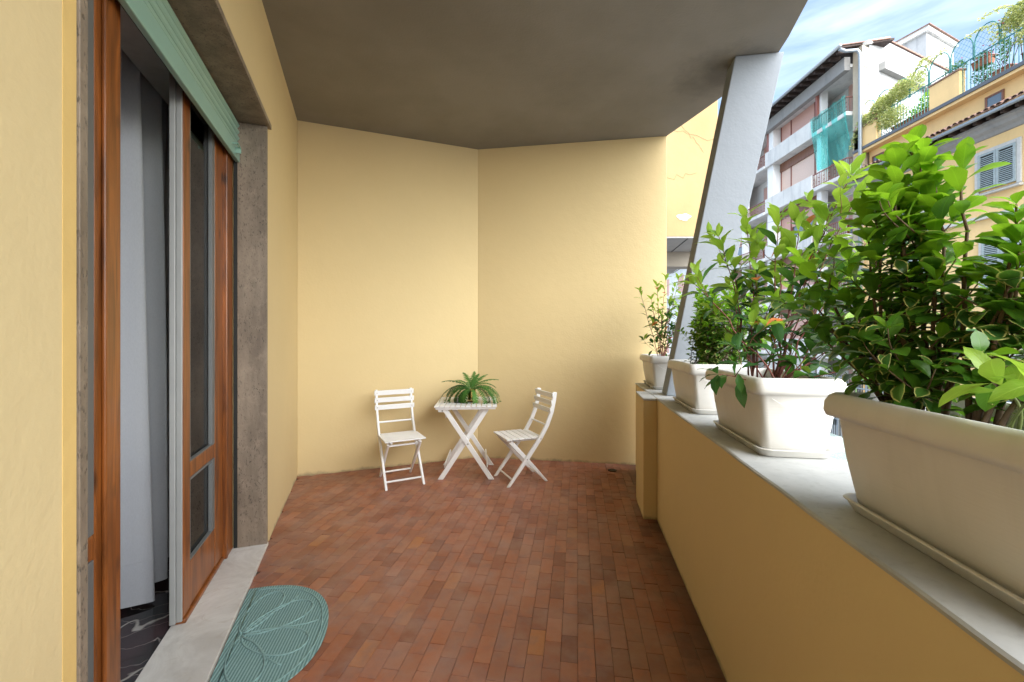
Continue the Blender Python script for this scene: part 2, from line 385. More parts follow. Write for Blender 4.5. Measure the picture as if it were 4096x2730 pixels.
def ribs(name, c, sc=12, axis='Z', rough=0.55):
    t = MT(name, rough)
    wv = t.n("TexWave", Scale=sc, Distortion=0.0); wv.bands_direction = axis; t.l(t.co(), wv.inputs['Vector'])
    t.color(t.mix(t.rng(wv.outputs['Fac'], 0.0, 0.3, 0.6, 0.0), c, k3(c, 0.55))); t.bump(wv.outputs['Fac'], 0.5, 0.01); return t.m
M['blind'] = ribs('pink_roller_blind', (0.66, 0.40, 0.33, 1), 7)
M['blind_pale'] = ribs('pale_roller_blind', (0.78, 0.58, 0.48, 1), 7)
M['rust_rail'] = plain('red_brown_railing_paint', (0.27, 0.10, 0.075, 1), 0.5)
M['eave'] = plain('dark_eave_timber', (0.045, 0.028, 0.022, 1), 0.8)
M['zinc'] = plain('zinc_gutter', (0.30, 0.34, 0.37, 1), 0.4, 0.5, 0.4)
M['fascia'] = plain('dark_lead_flashing', (0.10, 0.11, 0.125, 1), 0.5)
M['rooftile'] = plain('weathered_clay_tile', (0.30, 0.19, 0.15, 1), 0.85, 0.2, 0, 0.45, 5)
M['green_iron'] = plain('green_painted_iron', (0.05, 0.22, 0.20, 1), 0.45)
M['terracotta'] = plain('terracotta_pot', (0.36, 0.15, 0.09, 1), 0.75, 0.3, 0, 0.2, 12)
M['louver'] = plain('grey_green_shutter_paint', (0.34, 0.40, 0.40, 1), 0.6, 0.3, 0, 0.2, 10)
M['stone_trim'] = plain('pale_stone_trim', (0.55, 0.54, 0.50, 1), 0.75)
M['quoin'] = plaster('sandstone_quoin', (0.50, 0.43, 0.32, 1), 0.15, 0.6, 20)
def net_mat():
    t = MT('teal_debris_net', 0.7, (0.16, 0.75, 0.72, 1))
    tr = t.n("BsdfTransparent", Color=(0.66, 1.0, 0.98, 1)); tl = t.n("BsdfTranslucent", Color=(0.2, 0.95, 0.9, 1))
    a = t.n("MixShader"); a.inputs[0].default_value = 0.65; t.l(t.b.outputs[0], a.inputs[1]); t.l(tl.outputs[0], a.inputs[2])
    ms = t.n("MixShader"); t.l(t.rng(t.noise(2.5, 4, 0.6, vec=t.co((1, 1, 0.25))), 0.3, 0.7, 0.15, 0.42), ms.inputs[0])
    t.l(tr.outputs[0], ms.inputs[1]); t.l(a.outputs[0], ms.inputs[2]); t.l(ms.outputs[0], t.out.inputs['Surface']); return t.m
M['net'] = net_mat()
M['vine_leaf'] = leaf_mat('vine_leaf', (0.24, 0.32, 0.07, 1), (0.66, 0.64, 0.30, 1), (0.7, 0.75, 0.25, 1), 'attr')
M['conifer_leaf'] = leaf_mat('dark_shrub_leaf', (0.03, 0.09, 0.03, 1), (0.10, 0.22, 0.06, 1), (0.15, 0.3, 0.08, 1), 'attr')
M['flower'] = plain('pink_flower', (0.60, 0.12, 0.16, 1), 0.7)
M['rosso'] = plain('white_door_paint', (0.7, 0.7, 0.68, 1), 0.5)

# ================================================================== STRUCTURE: street, then the balcony
g = MB(); g.add([(-400, -300, -4.15), (500, -300, -4.15), (500, 600, -4.15), (-400, 600, -4.15)], [(0, 1, 2, 3)])
tag(g.build('ground', M['asphalt']), kind='structure')
g = MB().box(3.2, 13.6, -60, 90, -4.14, -4.10); tag(g.build('road', M['asphalt']), kind='structure')
g = MB().box(13.6, 30, -60, 90, -4.14, -3.97); tag(g.build('pavement', M['paving'], bevel=0.02), kind='structure')

# ---- floor: dark bed with terracotta tiles
floor = MB().prism([WF(-3.6, 0.1, 0)[:2], WF(4.6, 0.1, 0)[:2], (-2.3, 4.4), (-0.3, 5.05), (1.75, 4.7), PF(0.2, 4.4, 0)[:2], PF(0.2, -3.4, 0)[:2]], -0.16, -0.009).build('floor', M['grout'])
tag(floor, kind='structure')
TW, TL, GAP = 0.0738, 0.160, 0.0011
def in_poly(x, y):
    l_ = (x - P0.x) * PA.x + y * PA.y; w_ = (x - P0.x) * PB.x + y * PB.y
    if w_ > 0.06 or l_ < -0.6 or l_ > 4.75: return False
    s_ = (x - W0.x) * WT.x + y * WT.y; p_ = (x - W0.x) * WN.x + y * WN.y
    if p_ > 0.03: return False
    if (x + 2.107) * -0.358 + (y - 4.17) * 0.934 > 0.05 and x < -0.386: return False
    if x >= -0.386 and (x + 0.386) * 0.161 + (y - 4.83) * 0.987 > 0.05: return False
    return True
def tile_mesh(seed):
    rd = random.Random(seed); hx, hy, b, zt = TW / 2 - GAP / 2, TL / 2 - GAP / 2, 0.0011, 0.0
    j = [rd.uniform(-0.0005, 0.0005) for _ in range(8)]
    o = [(-hx + j[0], -hy + j[1]), (hx + j[2], -hy + j[3]), (hx + j[4], hy + j[5]), (-hx + j[6], hy + j[7])]
    v = [(x, y, -0.0085) for x, y in o] + [(x, y, zt - b) for x, y in o] + [(x * (1 - b / hx * 1.0), y * (1 - b / hy), zt) for x, y in o]
    f = [(0, 1, 5, 4), (1, 2, 6, 5), (2, 3, 7, 6), (3, 0, 4, 7), (4, 5, 9, 8), (5, 6, 10, 9), (6, 7, 11, 10), (7, 4, 8, 11), (8, 9, 10, 11)]
    return v, f
TM = []
for i in range(6):
    v, f = tile_mesh(i); me = bpy.data.meshes.new('tile'); me.from_pydata(v, [], f); me.materials.append(M['tile']); TM.append((me, v, f))
tiles = []
rd = random.Random(3)
for i in range(-46, 3):
    off = (i % 2) * 0.42 * TL + rd.uniform(-0.012, 0.012)
    for j in range(-6, 32):
        w_, l_ = 0.035 + i * TW, off + j * TL
        x, y, _ = PF(w_, l_, 0)
        if in_poly(x, y): tiles.append((x, y))
def infr(x, y): return y > 1.55 and abs(x / y) < 1.22
tiles.sort(key=lambda q: (not infr(*q), q[0] ** 2 + q[1] ** 2))
far = MB(); rnds = []
for k, (x, y) in enumerate(tiles):
    me, v, f = TM[k % 6]
    m4 = Matrix.Translation((x, y, rd.uniform(-0.0012, 0.0006))) @ Matrix.Rotation(PROT + rd.uniform(-0.004, 0.004), 4, 'Z') @ \
        Matrix.Rotation(rd.uniform(-0.006, 0.006), 4, 'X') @ Matrix.Rotation(rd.uniform(-0.009, 0.009), 4, 'Y')
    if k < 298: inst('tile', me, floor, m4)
    else: far.add([m4 @ Vector(q) for q in v], f); rnds += [rd.random()] * len(f)
fo = far.build('tile_field', M['tile_far'], floor, fix=False); fo['kind'] = 'stuff'
at = fo.data.attributes.new('rnd', 'FLOAT', 'FACE'); at.data.foreach_set('value', rnds)

# ---- ceiling slab
cp = [WF(-3.6, 0.25, 0)[:2], WF(4.7, 0.25, 0)[:2], (-0.5, 5.08), (1.66, 4.72), (1.645, 4.50), (1.73, 4.22), (1.80, 3.98), (1.872, 3.72), (1.93, 3.46), (1.99, 3.17), (1.955, 3.0), (1.863, 2.67),
      (1.74, 1.8), (1.60, 0.8), (1.45, -0.4), (1.05, -3.3)]
def ceil_mat():
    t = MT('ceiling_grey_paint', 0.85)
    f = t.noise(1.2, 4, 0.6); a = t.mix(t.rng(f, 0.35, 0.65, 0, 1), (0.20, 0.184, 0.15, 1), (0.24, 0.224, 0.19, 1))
    # rain stain by the pillar head
    v = t.n("VectorMath"); v.operation = 'DISTANCE'; v.inputs[1].default_value = (1.72, 3.42, 3.5)
    t.l(t.co((1, 1, 1)), v.inputs[0])
    d = t.math('ADD', v.outputs['Value'], t.math('MULTIPLY', t.math('SUBTRACT', t.noise(5, 6, 0.7), 0.5), 0.6))
    a = t.mix(t.rng(d, 0.05, 0.42, 0.75, 0.0), a, (0.085, 0.08, 0.07, 1)); t.color(a)
    t.bump(t.math('ADD', t.noise(60, 3), t.noise(8, 3)), 0.3, 0.005); return t.m
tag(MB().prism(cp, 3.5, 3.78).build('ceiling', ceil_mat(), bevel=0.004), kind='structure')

# ---- left wall with the balcony door opening (s 1.0 .. 3.0)
lw = MB().box(-3.6, .985, 0, 0.30, -0.15, 3.5, WF).box(3.003, 4.55, 0, 0.30, -0.15, 3.5, WF).box(.985, 3.003, 0, 0.30, 2.805, 3.5, WF)
lw = lw.build('balcony_wall', M['ochre'])
tag(lw, 'long ochre plastered wall on the left holding the balcony door', 'wall')
MB().box(0.938, 0.983, -0.0012, 0.02, 0.0, 3.49, WF).build('yellow_edge', M['ochre_deep'], lw)['label'] = 'strip of deeper yellow along the door jamb'  # narrow band in a more saturated yellow than the wall
def wall(poly, label, z0=-0.15, z1=3.499):
    return tag(MB().prism(poly, z0, z1).build('balcony_wall', M['ochre'], bevel=0.003), label, 'wall')
wall([(-2.107, 4.17), (-0.386, 4.83), (-0.475, 5.06), (-2.25, 4.40)], 'ochre plastered back wall to the left of the inner corner, behind the left chair')
wall([(-0.386, 4.83), (1.638, 4.50), (1.678, 4.74), (-0.475, 5.06)], 'ochre plastered back wall on the right of the inner corner, crossed by soft light')

# ---- parapet
par = MB()
L0, L1 = -3.2, 4.42
par.hexa([PF(0, L0, -0.5), PF(.34, L0, -0.5), PF(.34, L1, -0.5), PF(0, L1, -0.5), PF(0, L0, ztop(L0) - .012), PF(.34, L0, ztop(L0) - .012), PF(.34, L1, ztop(L1) - .012), PF(0, L1, ztop(L1) - .012)])
par = par.build('parapet_wall', M['ochre'])
tag(par, 'low ochre parapet wall with a grey cement top carrying the planters', 'wall')
MB().box(-0.10, -0.0005, 3.24, 3.64, -0.1, 0.897, PF).build('pier', M['ochre'], par, bevel=0.004)
c = MB(); e = 0.004
N = 46
rr = random.Random(5)
ring = []
for i in range(N + 1):
    l_ = L0 + (L1 - L0) * i / N
    wi = -e + rr.uniform(-.0022, .0022); z = ztop(l_)
    ring.append([PF(wi, l_, z - .0118), PF(wi - .001, l_, z - .004), PF(wi + .005, l_, z), PF(.345, l_, z), PF(.35, l_, z - .0118)])
c.loft(ring)
c.build('coping', M['coping'], par)
MB().box(-0.102, -0.0045, 3.235, 3.645, 0.898, 0.9135, PF).build('pier_coping', M['coping'], par, bevel=0.002)

# ---- leaning pillar
def pil():
    b = [PF(.096, 3.39, .9155), PF(.385, 3.39, .9155), PF(.385, 3.57, .9155), PF(.096, 3.57, .9155)]
    t = [PF(.584, 3.331, 3.497), PF(.925, 3.331, 3.497), PF(.925, 3.511, 3.497), PF(.584, 3.511, 3.497)]
    m = MB(); n = 24; rings = []
    for i in range(n + 1):
        k = i / n
        rings.append([Vector(b[j]).lerp(Vector(t[j]), k) for j in range(4)])
    m.loft(rings); return m
tag(pil().build('slanted_pillar', M['pillar'], bevel=0.006), 'grey roughcast concrete pillar leaning outwards from the parapet to the ceiling', 'pillar')

# ================================================================== DOOR
dr = empty('balcony_door', WF(2.0, 0.2, 0), 0, 'wood framed glazed balcony door standing open in a travertine surround', 'door')
inv = Matrix.Translation(dr.location).inverted()
def dp(mb, name, mat, parent=None, bevel=0.002, smooth=False, label=None):
    o = mb.build(name, mat, bevel=bevel, smooth=smooth)
    o.parent = parent or dr; o.matrix_parent_inverse = inv
    if label: o['label'] = label
    return o
dp(MB().box(0.986, 1.0155, -0.006, 0.165, 0.0, 2.77, WF), 'jamb', M['travertine'])
dp(MB().box(2.973, 3.001, -0.004, 0.165, 0.0, 2.77, WF), 'jamb', M['travertine'])
dp(MB().box(0.97, 3.024, -0.022, 0.165, 2.7705, 2.803, WF), 'lintel', M['travertine'])
dp(MB().box(0.999, 3.001, -0.008, 0.262, -0.01, 0.018, WF), 'sill', M['marble'], bevel=0.003)
for a, b in ((.99, 1.015), (2.973, 3.0)):
    dp(MB().box(a + (.0005 if a > 2 else 0), b, 0.1655, 0.185, 0.019, 2.80, WF), 'shutter_guide', M['dark_gap'], bevel=0)
# roller shutter
rs = MB().box(1.032, 2.970, 0.150, 0.175, 2.507, 2.60, WF)
sh = dp(rs, 'roller_shutter', M['shutter_green'], bevel=0.004)
for k in range(5):
    z0 = 2.604 + k * 0.0415
    rg = []
    for s_ in (1.032, 2.970):
        rg.append([WF(s_, .174, z0), WF(s_, .162, z0 + .001), WF(s_, .155, z0 + .008), WF(s_, .151, z0 + .019), WF(s_, .156, z0 + .028), WF(s_, .164, z0 + .034), WF(s_, .174, z0 + .034)])
    o = MB().loft(rg).build('slat', M['shutter_green'], sh); 
dp(MB().box(1.032, 2.970, 0.170, 0.182, 2.515, 2.80, WF), 'slat_gap_shade', M['dark_gap'], bevel=0)  # added near-black sheet, puts shade into the gaps between the slats
br = MB().box(2.80, 2.875, 0.120, 0.126, 2.560, 2.568, WF).box(2.80, 2.808, 0.120, 0.150, 2.560, 2.568, WF).box(2.867, 2.875, 0.120, 0.150, 2.53, 2.568, WF)
br.build('lock_bracket', M['shutter_green'], sh)
for o in sh.children: pass
# far frame post and leaf
WX = 0.21
dp(MB().box(2.852, 2.972, .190, .285, .019, 2.80, WF), 'frame_post', M['wood'], bevel=.004)
dp(MB().box(2.838, 2.858, .186, .215, .019, 2.72, WF), 'frame_bead', M['wood'], bevel=.005)
dp(MB().box(.99, 1.12, .190, .285, .019, 2.80, WF), 'frame_post', M['wood'], bevel=.004)
dp(MB().box(1.12, 2.852, .200, .285, 2.70, 2.80, WF), 'frame_head', M['wood'], bevel=.004)
def leaf(s0, s1, g0, g1):
    st = MB().box(s0, g0, WX, .262, .045, 2.695, WF)
    lf = dp(st, 'stile', M['wood'], bevel=.004)
    dp(MB().box(g1, s1, WX, .262, .045, 2.695, WF), 'stile', M['wood'], bevel=.004)
    for z0, z1 in ((.045, .272), (.685, .765), (2.60, 2.695)):
        dp(MB().box(g0 + .0005, g1 - .0005, WX + .003, .258, z0, z1, WF), 'rail', M['wood'], bevel=.006)
    for z0, z1 in ((.2725, .6845), (.7655, 2.5995)):
        dp(MB().box(g0 + .001, g1 - .001, .233, .238, z0, z1, WF), 'glass_pane', M['glass'], bevel=0)
        b = MB()
        for (a0, a1, c0, c1) in ((g0 + .001, g0 + .013, z0, z1), (g1 - .045, g1 - .0005, z0, z1), (g0 + .013, g1 - .045, z0, z0 + .007), (g0 + .013, g1 - .045, z1 - .012, z1)):
            b.box(a0, a1, WX + .002, .232, c0, c1, WF)
        dp(b, 'glazing_bead', M['gasket'], bevel=.002)
leaf(2.225, 2.851, 2.31, 2.695)
leaf(1.121, 1.60, 1.20, 1.508)
dp(MB().box(1.540, 1.605, .196, .2095, .045, 2.695, WF), 'astragal', M['wood'], bevel=.005)
dp(MB().box(1.601, 1.652, .204, .250, .045, 2.695, WF), 'meeting_bead', M['wood'], bevel=.006)
dp(MB().box(2.213, 2.2245, .212, .236, .035, 2.71, WF), 'edge_strip', M['grey_paint'], bevel=.004)
dp(MB().box(2.206, 2.2245, .2365, .261, .03, 2.71, WF), 'edge_strip', M['grey_paint'], bevel=.004)
dp(MB().box(2.225, 2.851, .200, .27, .0185, .042, WF), 'threshold', M['wood'], bevel=.006)
# the room behind
rm = MB()
rm.box(3.02, 3.1, .2865, 3.2, -.02, 2.9, WF).box(-1.5, 3.1, 3.2, 3.3, -.02, 2.9, WF).box(-1.6, -1.5, .2865, 3.3, -.02, 2.9, WF)
rm = rm.build('room_wall', M['room']); tag(rm, 'dim grey wall of the room behind the open balcony door', 'wall')
tag(MB().box(-1.6, 3.1, .46, 3.3, 2.9, 3.0, WF).build('room_ceiling', M['room']), kind='structure')
MB().box(1.0, 3.019, .2865, .46, 2.722, 3.0, WF).build('pelmet', M['stone_trim'], rm)
tag(MB().box(-1.6, 3.1, .2625, 3.3, -.05, .003, WF).build('room_floor', M['black_marble']), kind='structure')
cu = MB(); nu, nv = 110, 26
for j in range(nv + 1):
    z = 0.035 + (2.86 - .035) * j / nv; k = j / nv
    for i in range(nu + 1):
        u = i / nu; s_ = 2.12 + 0.79 * u + (.03 * (1 - k) ** 2 * math.sin(u * 5))- 0.03 * (1 - k)*u
        p_ = .54 + (.062 + .02 * (1 - k)) * math.sin(u * 21 + .5 * math.sin(k * 2) + 1.2) + .028 * math.sin(u * 52 + k * 1.5 + 2 * math.sin(u * 6)) + .05 * (1 - k) * math.sin(u * 8)
        cu.v.append(WF(s_, p_, z + (.02 * math.sin(u * 9) if j == 0 else 0)))
for j in range(nv):
    for i in range(nu):
        a = j * (nu + 1) + i; cu.f.append((a, a + 1, a + nu + 2, a + nu + 1))
co_ = cu.build('curtain', M['curtain'], smooth=True); tag(co_, 'long blue grey curtain hanging inside the open balcony door', 'curtain')
hm = MB()
hp = []
for i in range(0, nu + 1, 2):
    q = cu.v[2 * (nu + 1) + i]; hp.append((q[0] - WN.x * .004, q[1] - WN.y * .004, .24))
hm.tube(hp, .0016, 4).build('hem', M['curtain'], co_)

# ================================================================== MAT
mt = empty('door_mat', (0, 0, 0), 0, 'teal half round ribbed doormat with embossed leaf outlines beside the marble sill', 'doormat')
cs, ra, rb = 2.037, .425, .425
def edge(ra, rb, n=48):
    out = []
    for i in range(n + 1):
        a = PI * i / n; ca, sa = math.cos(a), math.sin(a)
        ex = .86
        out.append((cs + ra * math.copysign(abs(ca) ** ex, ca), -0.012 - rb * abs(sa) ** ex))
    return out
def top(poly, z0, z1, name, mat, parent, b=0.0):
    return MB().prism([WF(s_, p_, 0)[:2] for s_, p_ in poly], z0, z1).build(name, mat, parent, bevel=b)
top(edge(ra, rb), 0.001, .008, 'base', M['rug'], mt, .003)
def mline(pts, r=.0045, name='embossed_line'):
    MB().tube([WF(s_, p_, .0085) for s_, p_ in pts], r, 6).build(name, M['rug'] if False else M['rug_line'], mt, smooth=True)
mline(edge(ra - .03, rb - .028)[1:-1] + [edge(ra - .03, rb - .028)[1]], .004)
def petal(ang, ln, wd, c0=(cs + .02, -.06)):
    d = Vector((math.cos(ang), -math.sin(ang))); n_ = Vector((-d.y, d.x)); pts = []
    for i in range(25):
        t_ = i / 24 * 2 * PI
        x = .5 - .5 * math.cos(t_); y = math.sin(t_) * (1 - .25 * math.cos(t_))
        q = Vector(c0) + d * (ln * (.06 + x * .94)) + n_ * (wd * y * .8)
        pts.append((q.x, q.y))
    mline(pts)
petal(R(18), .34, .085); petal(R(60), .33, .105); petal(R(118), .33, .105); petal(R(162), .34, .085)
for a in (40, 89, 140):
    d = Vector((math.cos(R(a)), -math.sin(R(a)))); q0 = Vector((cs + .02, -.06))
    mline([tuple(q0 + d * (.03 + .30 * t_) + Vector((-d.y, d.x)) * .012 * math.sin(t_ * 6)) for t_ in [i / 8 for i in range(9)]], .0035)

# ================================================================== FURNITURE
WW = M['white_wood']
def screw(mb_parent, loc, axis='y', r=.005):
    m = MB(); n = 8; a0 = []
    for k in range(n):
        a = 2 * PI * k / n
        a0.append((r * math.cos(a), r * math.sin(a)))
    if axis == 'y': rings = [[(loc[0] + x, loc[1] - .002, loc[2] + y) for x, y in a0], [(loc[0] + x, loc[1] + .002, loc[2] + y) for x, y in a0]]
    else: rings = [[(loc[0] - .002, loc[1] + x, loc[2] + y) for x, y in a0], [(loc[0] + .002, loc[1] + x, loc[2] + y) for x, y in a0]]
    m.loft(rings).build('screw', M['steel'], mb_parent)
def board(prof, x0, x1):      # a board cut from a profile in the y-z plane
    n = len(prof)
    return MB().add([(x0, y, z) for y, z in prof] + [(x1, y, z) for y, z in prof],
                    [tuple(range(n)), tuple(reversed(range(n, 2 * n)))] + [(i, (i + 1) % n, n + (i + 1) % n, n + i) for i in range(n)])
def strip(path, wd):          # widen a centre line in y-z
    L, Rr = [], []
    for i, (y, z) in enumerate(path):
        a = Vector(path[max(i - 1, 0)]); b = Vector(path[min(i + 1, len(path) - 1)]); d = (b - a).normalized(); n_ = Vector((-d.y, d.x)) * wd / 2
        L.append((y + n_.x, z + n_.y)); Rr.append((y - n_.x, z - n_.y))
    return L + Rr[::-1]
def make_chair(label):
    c = empty('folding_chair', (0, 0, 0), 0, label, 'chair', 'white folding chairs beside the small table')
    # y forward, x lateral.  back upright runs from the front foot to the top rear
    path = [(.195, 0.0), (.02, .225), (-.135, .43), (-.20, .54), (-.248, .66), (-.272, .77), (-.282, .845)]
    for sx in (-1, 1):
        x0 = sx * .172
        st = strip(path, .040); st[0] = (st[0][0], 0.0); st[-1] = (st[-1][0], 0.0)
        board(st, x0 - .0105, x0 + .0105).build('back_leg', WW, c, bevel=.004)
        x1 = sx * .148
        st = strip([(-.205, 0.0), (0.0, .225), (.165, .405)], .038); st[0] = (st[0][0], 0); st[-1] = (st[-1][0], 0)
        board(st, x1 - .0105, x1 + .0105).build('front_leg', WW, c, bevel=.004)
        x2 = sx * .160 if False else sx * .126
        board([(-.155, .398), (.17, .398), (.2, .405), (.205, .424), (-.155, .424)], x2 - .0095, x2 + .0095).build('seat_rail', WW, c, bevel=.003)
        screw(c, (sx * .1835, .01, .235), 'x'); screw(c, (sx * .1835, -.13, .415), 'x')
    for k in range(6):
        y = .212 - k * .0605
        o = MB().box(-.187 if k < 5 else -.158, .187 if k < 5 else .158, y - .0535, y, .4245, .4365).build('seat_slat', WW, c, bevel=.003)
    for z, y in ((.815, -.279), (.745, -.267), (.675, -.252)):
        ang = math.atan2(.035, .17)
        m4 = Matrix.Translation((0, y + .0255, z)) @ Matrix.Rotation(-.16, 4, 'X')
        m = MB().box(-.195, .195, -.006, .006, -.024, .024); m.v = [tuple(m4 @ Vector(q)) for q in m.v]
        b = m.build('back_slat', WW, c, bevel=.003)
        for sx in (-1, 1): screw(c, (sx * .170, y + .0325, z), 'y', .004)
    def rod(y, z, hx): MB().tube([(-hx, y, z), (hx, y, z)], .009, 10).build('rod', WW, c, smooth=False)
    rod(-.200, .535, .162); rod(.148, .055, .162); rod(-.155, .055, .138); rod(.135, .375, .138)
    return c
ch1 = make_chair('white folding chair left of the table, facing the camera')
def face(o, f, centre):
    o.location = (centre[0], centre[1], .001); o.rotation_euler.z = math.atan2(-f[0], f[1])
face(ch1, (.47, -.88), (-1.066, 4.056))
ch2 = copy_tree(ch1); ch2['label'] = 'white folding chair right of the table, turned side-on towards it'
face(ch2, (-.926, -.378), (.082, 4.11))

tb = empty('folding_table', (-.455, 4.315, .001), R(3), 'small white slatted folding table with crossed legs in the wall corner', 'table')
H = .30
for k in range(12):
    x = -H + k * .05 + .0038
    MB().box(x, x + .0425, -H, H, .703, .718).build('tabletop_slat', WW, tb, bevel=.003)
for y in (-.27, .27): MB().box(-.285, .285, y - .012, y + .012, .682, .7025).build('batten', WW, tb, bevel=.003)
for y, sg in ((-.235, 1), (-.212, -1), (.215, 1), (.238, -1)):
    m = MB()
    a, b = Vector((sg * -.205, y, .685)), Vector((sg * .245, y, 0.0)); d = (b - a).normalized(); wv_ = .0225 / abs(d.z)
    m.hexa([(b.x - wv_, y - .010, 0), (b.x + wv_, y - .010, 0), (b.x + wv_, y + .010, 0), (b.x - wv_, y + .010, 0),
            (a.x - wv_, y - .010, .685), (a.x + wv_, y - .010, .685), (a.x + wv_, y + .010, .685), (a.x - wv_, y + .010, .685)])
    m.build('leg', WW, tb, bevel=.003)
for y in (-.247, .228):
    screw(tb, (.02, y, .345), 'y', .007)
MB().box(-.262, -.185, -.262, -.248, .655, .6815).build('hinge_block', WW, tb, bevel=.004); screw(tb, (-.222, -.264, .668), 'y', .007)
for sx in (-1, 1):
    m = MB(); m.bar((sx * .205, -.19, .12), (sx * .185, .19, .16), .012, .042); m.build('stretcher', WW, tb, bevel=.003)
m = MB(); m.bar((-.195, -.2, .60), (-.195, .22, .60), .012, .03); m.build('stretcher', WW, tb, bevel=.003)

# gold pot with fern, ashtray
TZ = .7195
px, py = -.405, 4.27
pot = MB().lathe([(.036, 0), (.040, .002), (.041, .02), (.041, .021)], (px, py, TZ), 28)
po = empty('gold_pot', (0, 0, 0), 0, 'shiny gold cylinder pot holding the fern on the white table', 'pot')
pot = MB().lathe([(.0, 0), (.039, 0), (.041, .003), (.042, .026), (.042, .118), (.040, .12), (.038, .118), (.038, .095), (.0, .095)], (px, py, TZ + .008), 32)
pot.build('body', M['gold'], po, smooth=True)
MB().lathe([(.0, 0), (.041, 0), (.043, .002), (.043, .0078), (.0, .0079)], (px, py, TZ), 32).build('foot', M['dark_gap'], po)
MB().lathe([(.0428, .0), (.0436, .001), (.0436, .004), (.0428, .005)], (px, py, TZ + .035), 32).build('band', M['dark_gap'], po)
fe = empty('fern', (px, py, TZ + .11), 0, 'bushy green fern with arching fronds spilling from the gold pot', 'plant')
t = MT('fern_frond', 0.5, spec=.3)
gi = t.n("ObjectInfo"); t.color(t.mix(gi.outputs['Random'], (0.025, 0.095, 0.015, 1), (0.075, 0.20, 0.03, 1))); t.b.inputs['Subsurface Weight'].default_value = 0
FM = t.m
rf = random.Random(21)
fl = [(178, .34, .75), (168, .36, .55), (190, .33, .9), (150, .30, .2), (200, .30, 1.2), (214, .27, 1.35), (228, .25, 1.5), (242, .24, 1.5), (300, .25, 1.4), (318, .32, 1.0),
      (335, .36, .85), (346, .38, .75), (354, .37, .65), (4, .34, .55), (22, .30, .2), (60, .26, -.7), (88, .23, -.95), (112, .25, -.8), (132, .28, -.4), (44, .29, -.2), (183, .36, .35), (206, .26, .4),
      (340, .32, 1.15), (155, .26, .9), (236, .22, 1.1), (180, .27, -.5), (2, .27, -.55), (75, .2, -1.0), (328, .34, .6), (195, .36, .7)]
for az, ln, droop in fl:
    az = R(az + rf.uniform(-7, 7)); d = Vector((math.cos(az), math.sin(az), 0)); m = MB(); pts = []
    el = 1.0 - droop * .15 if droop > 0 else .9 + -droop * .4; p = Vector((rf.uniform(-.012, .012), rf.uniform(-.012, .012), 0)); n = 26
    for i in range(n + 1):
        pts.append(p.copy()); e_ = el - (i / n) ** .75 * (1.95 + 1.05 * max(droop, -.9)); p = p + (d * math.cos(e_) + Vector((0, 0, 1)) * math.sin(e_)) * ln * 1.22 / n
        if p.z < -.102 and p.xy.length < .30: p.z = -.102
    ln_=0; m.tube(pts, [.0016 - .001 * i / n for i in range(n + 1)], 4)
    side = Vector((-d.y, d.x, 0))
    for i in range(3, n):
        for sg in (-1, 1):
            for hh in (0, .5):
                k = (i + hh) / n; L = .042 * math.sin(min(1, k * 1.9) * PI / 2) * (1 - .8 * max(0, k - .5) / .5) + .004
                a = pts[i].lerp(pts[min(i + 1, n)], hh); fw = (pts[min(i + 1, n)] - pts[i]).normalized(); up = side.cross(fw)
                tip = a + side * sg * L + fw * L * .28 - Vector((0, 0, L * rf.uniform(.1, .5))); b = .0033
                mid = a.lerp(tip, .5) + up * .001
                m.add([a - fw * b, a + fw * b, mid + fw * b, tip, mid - fw * b * .8], [(0, 1, 2, 3, 4)])
    m.build('frond', FM, fe, fix=False)
ax, ay = -.535, 4.235
MB().lathe([(.0, .0), (.040, .0), (.045, .004), (.046, .034), (.043, .036), (.038, .034), (.036, .012), (.0, .010)], (ax, ay, TZ), 24)
a_ = MB().lathe([(.0, .0), (.040, .0), (.045, .004), (.046, .034), (.043, .036), (.038, .034), (.036, .012), (.0, .010)], (ax, ay, TZ), 24).build('glass_ashtray', M['clear_glass'], smooth=True)
tag(a_, 'small clear glass ashtray half hidden under the fern', 'ashtray')
dg = MB().lathe([(.0, 0), (.045, 0), (.045, .004), (.0, .004)], (1.03, 4.36, .001), 20).build('floor_drain', M['dark_gap']); tag(dg, 'small round dark drain grate in the tiles near the back wall', 'drain')
for k in range(5):
    MB().box(.995 + 0.0, 1.065, 4.334 + k * .012, 4.338 + k * .012, .0055, .0075).build('grate_bar', M['steel'], dg)

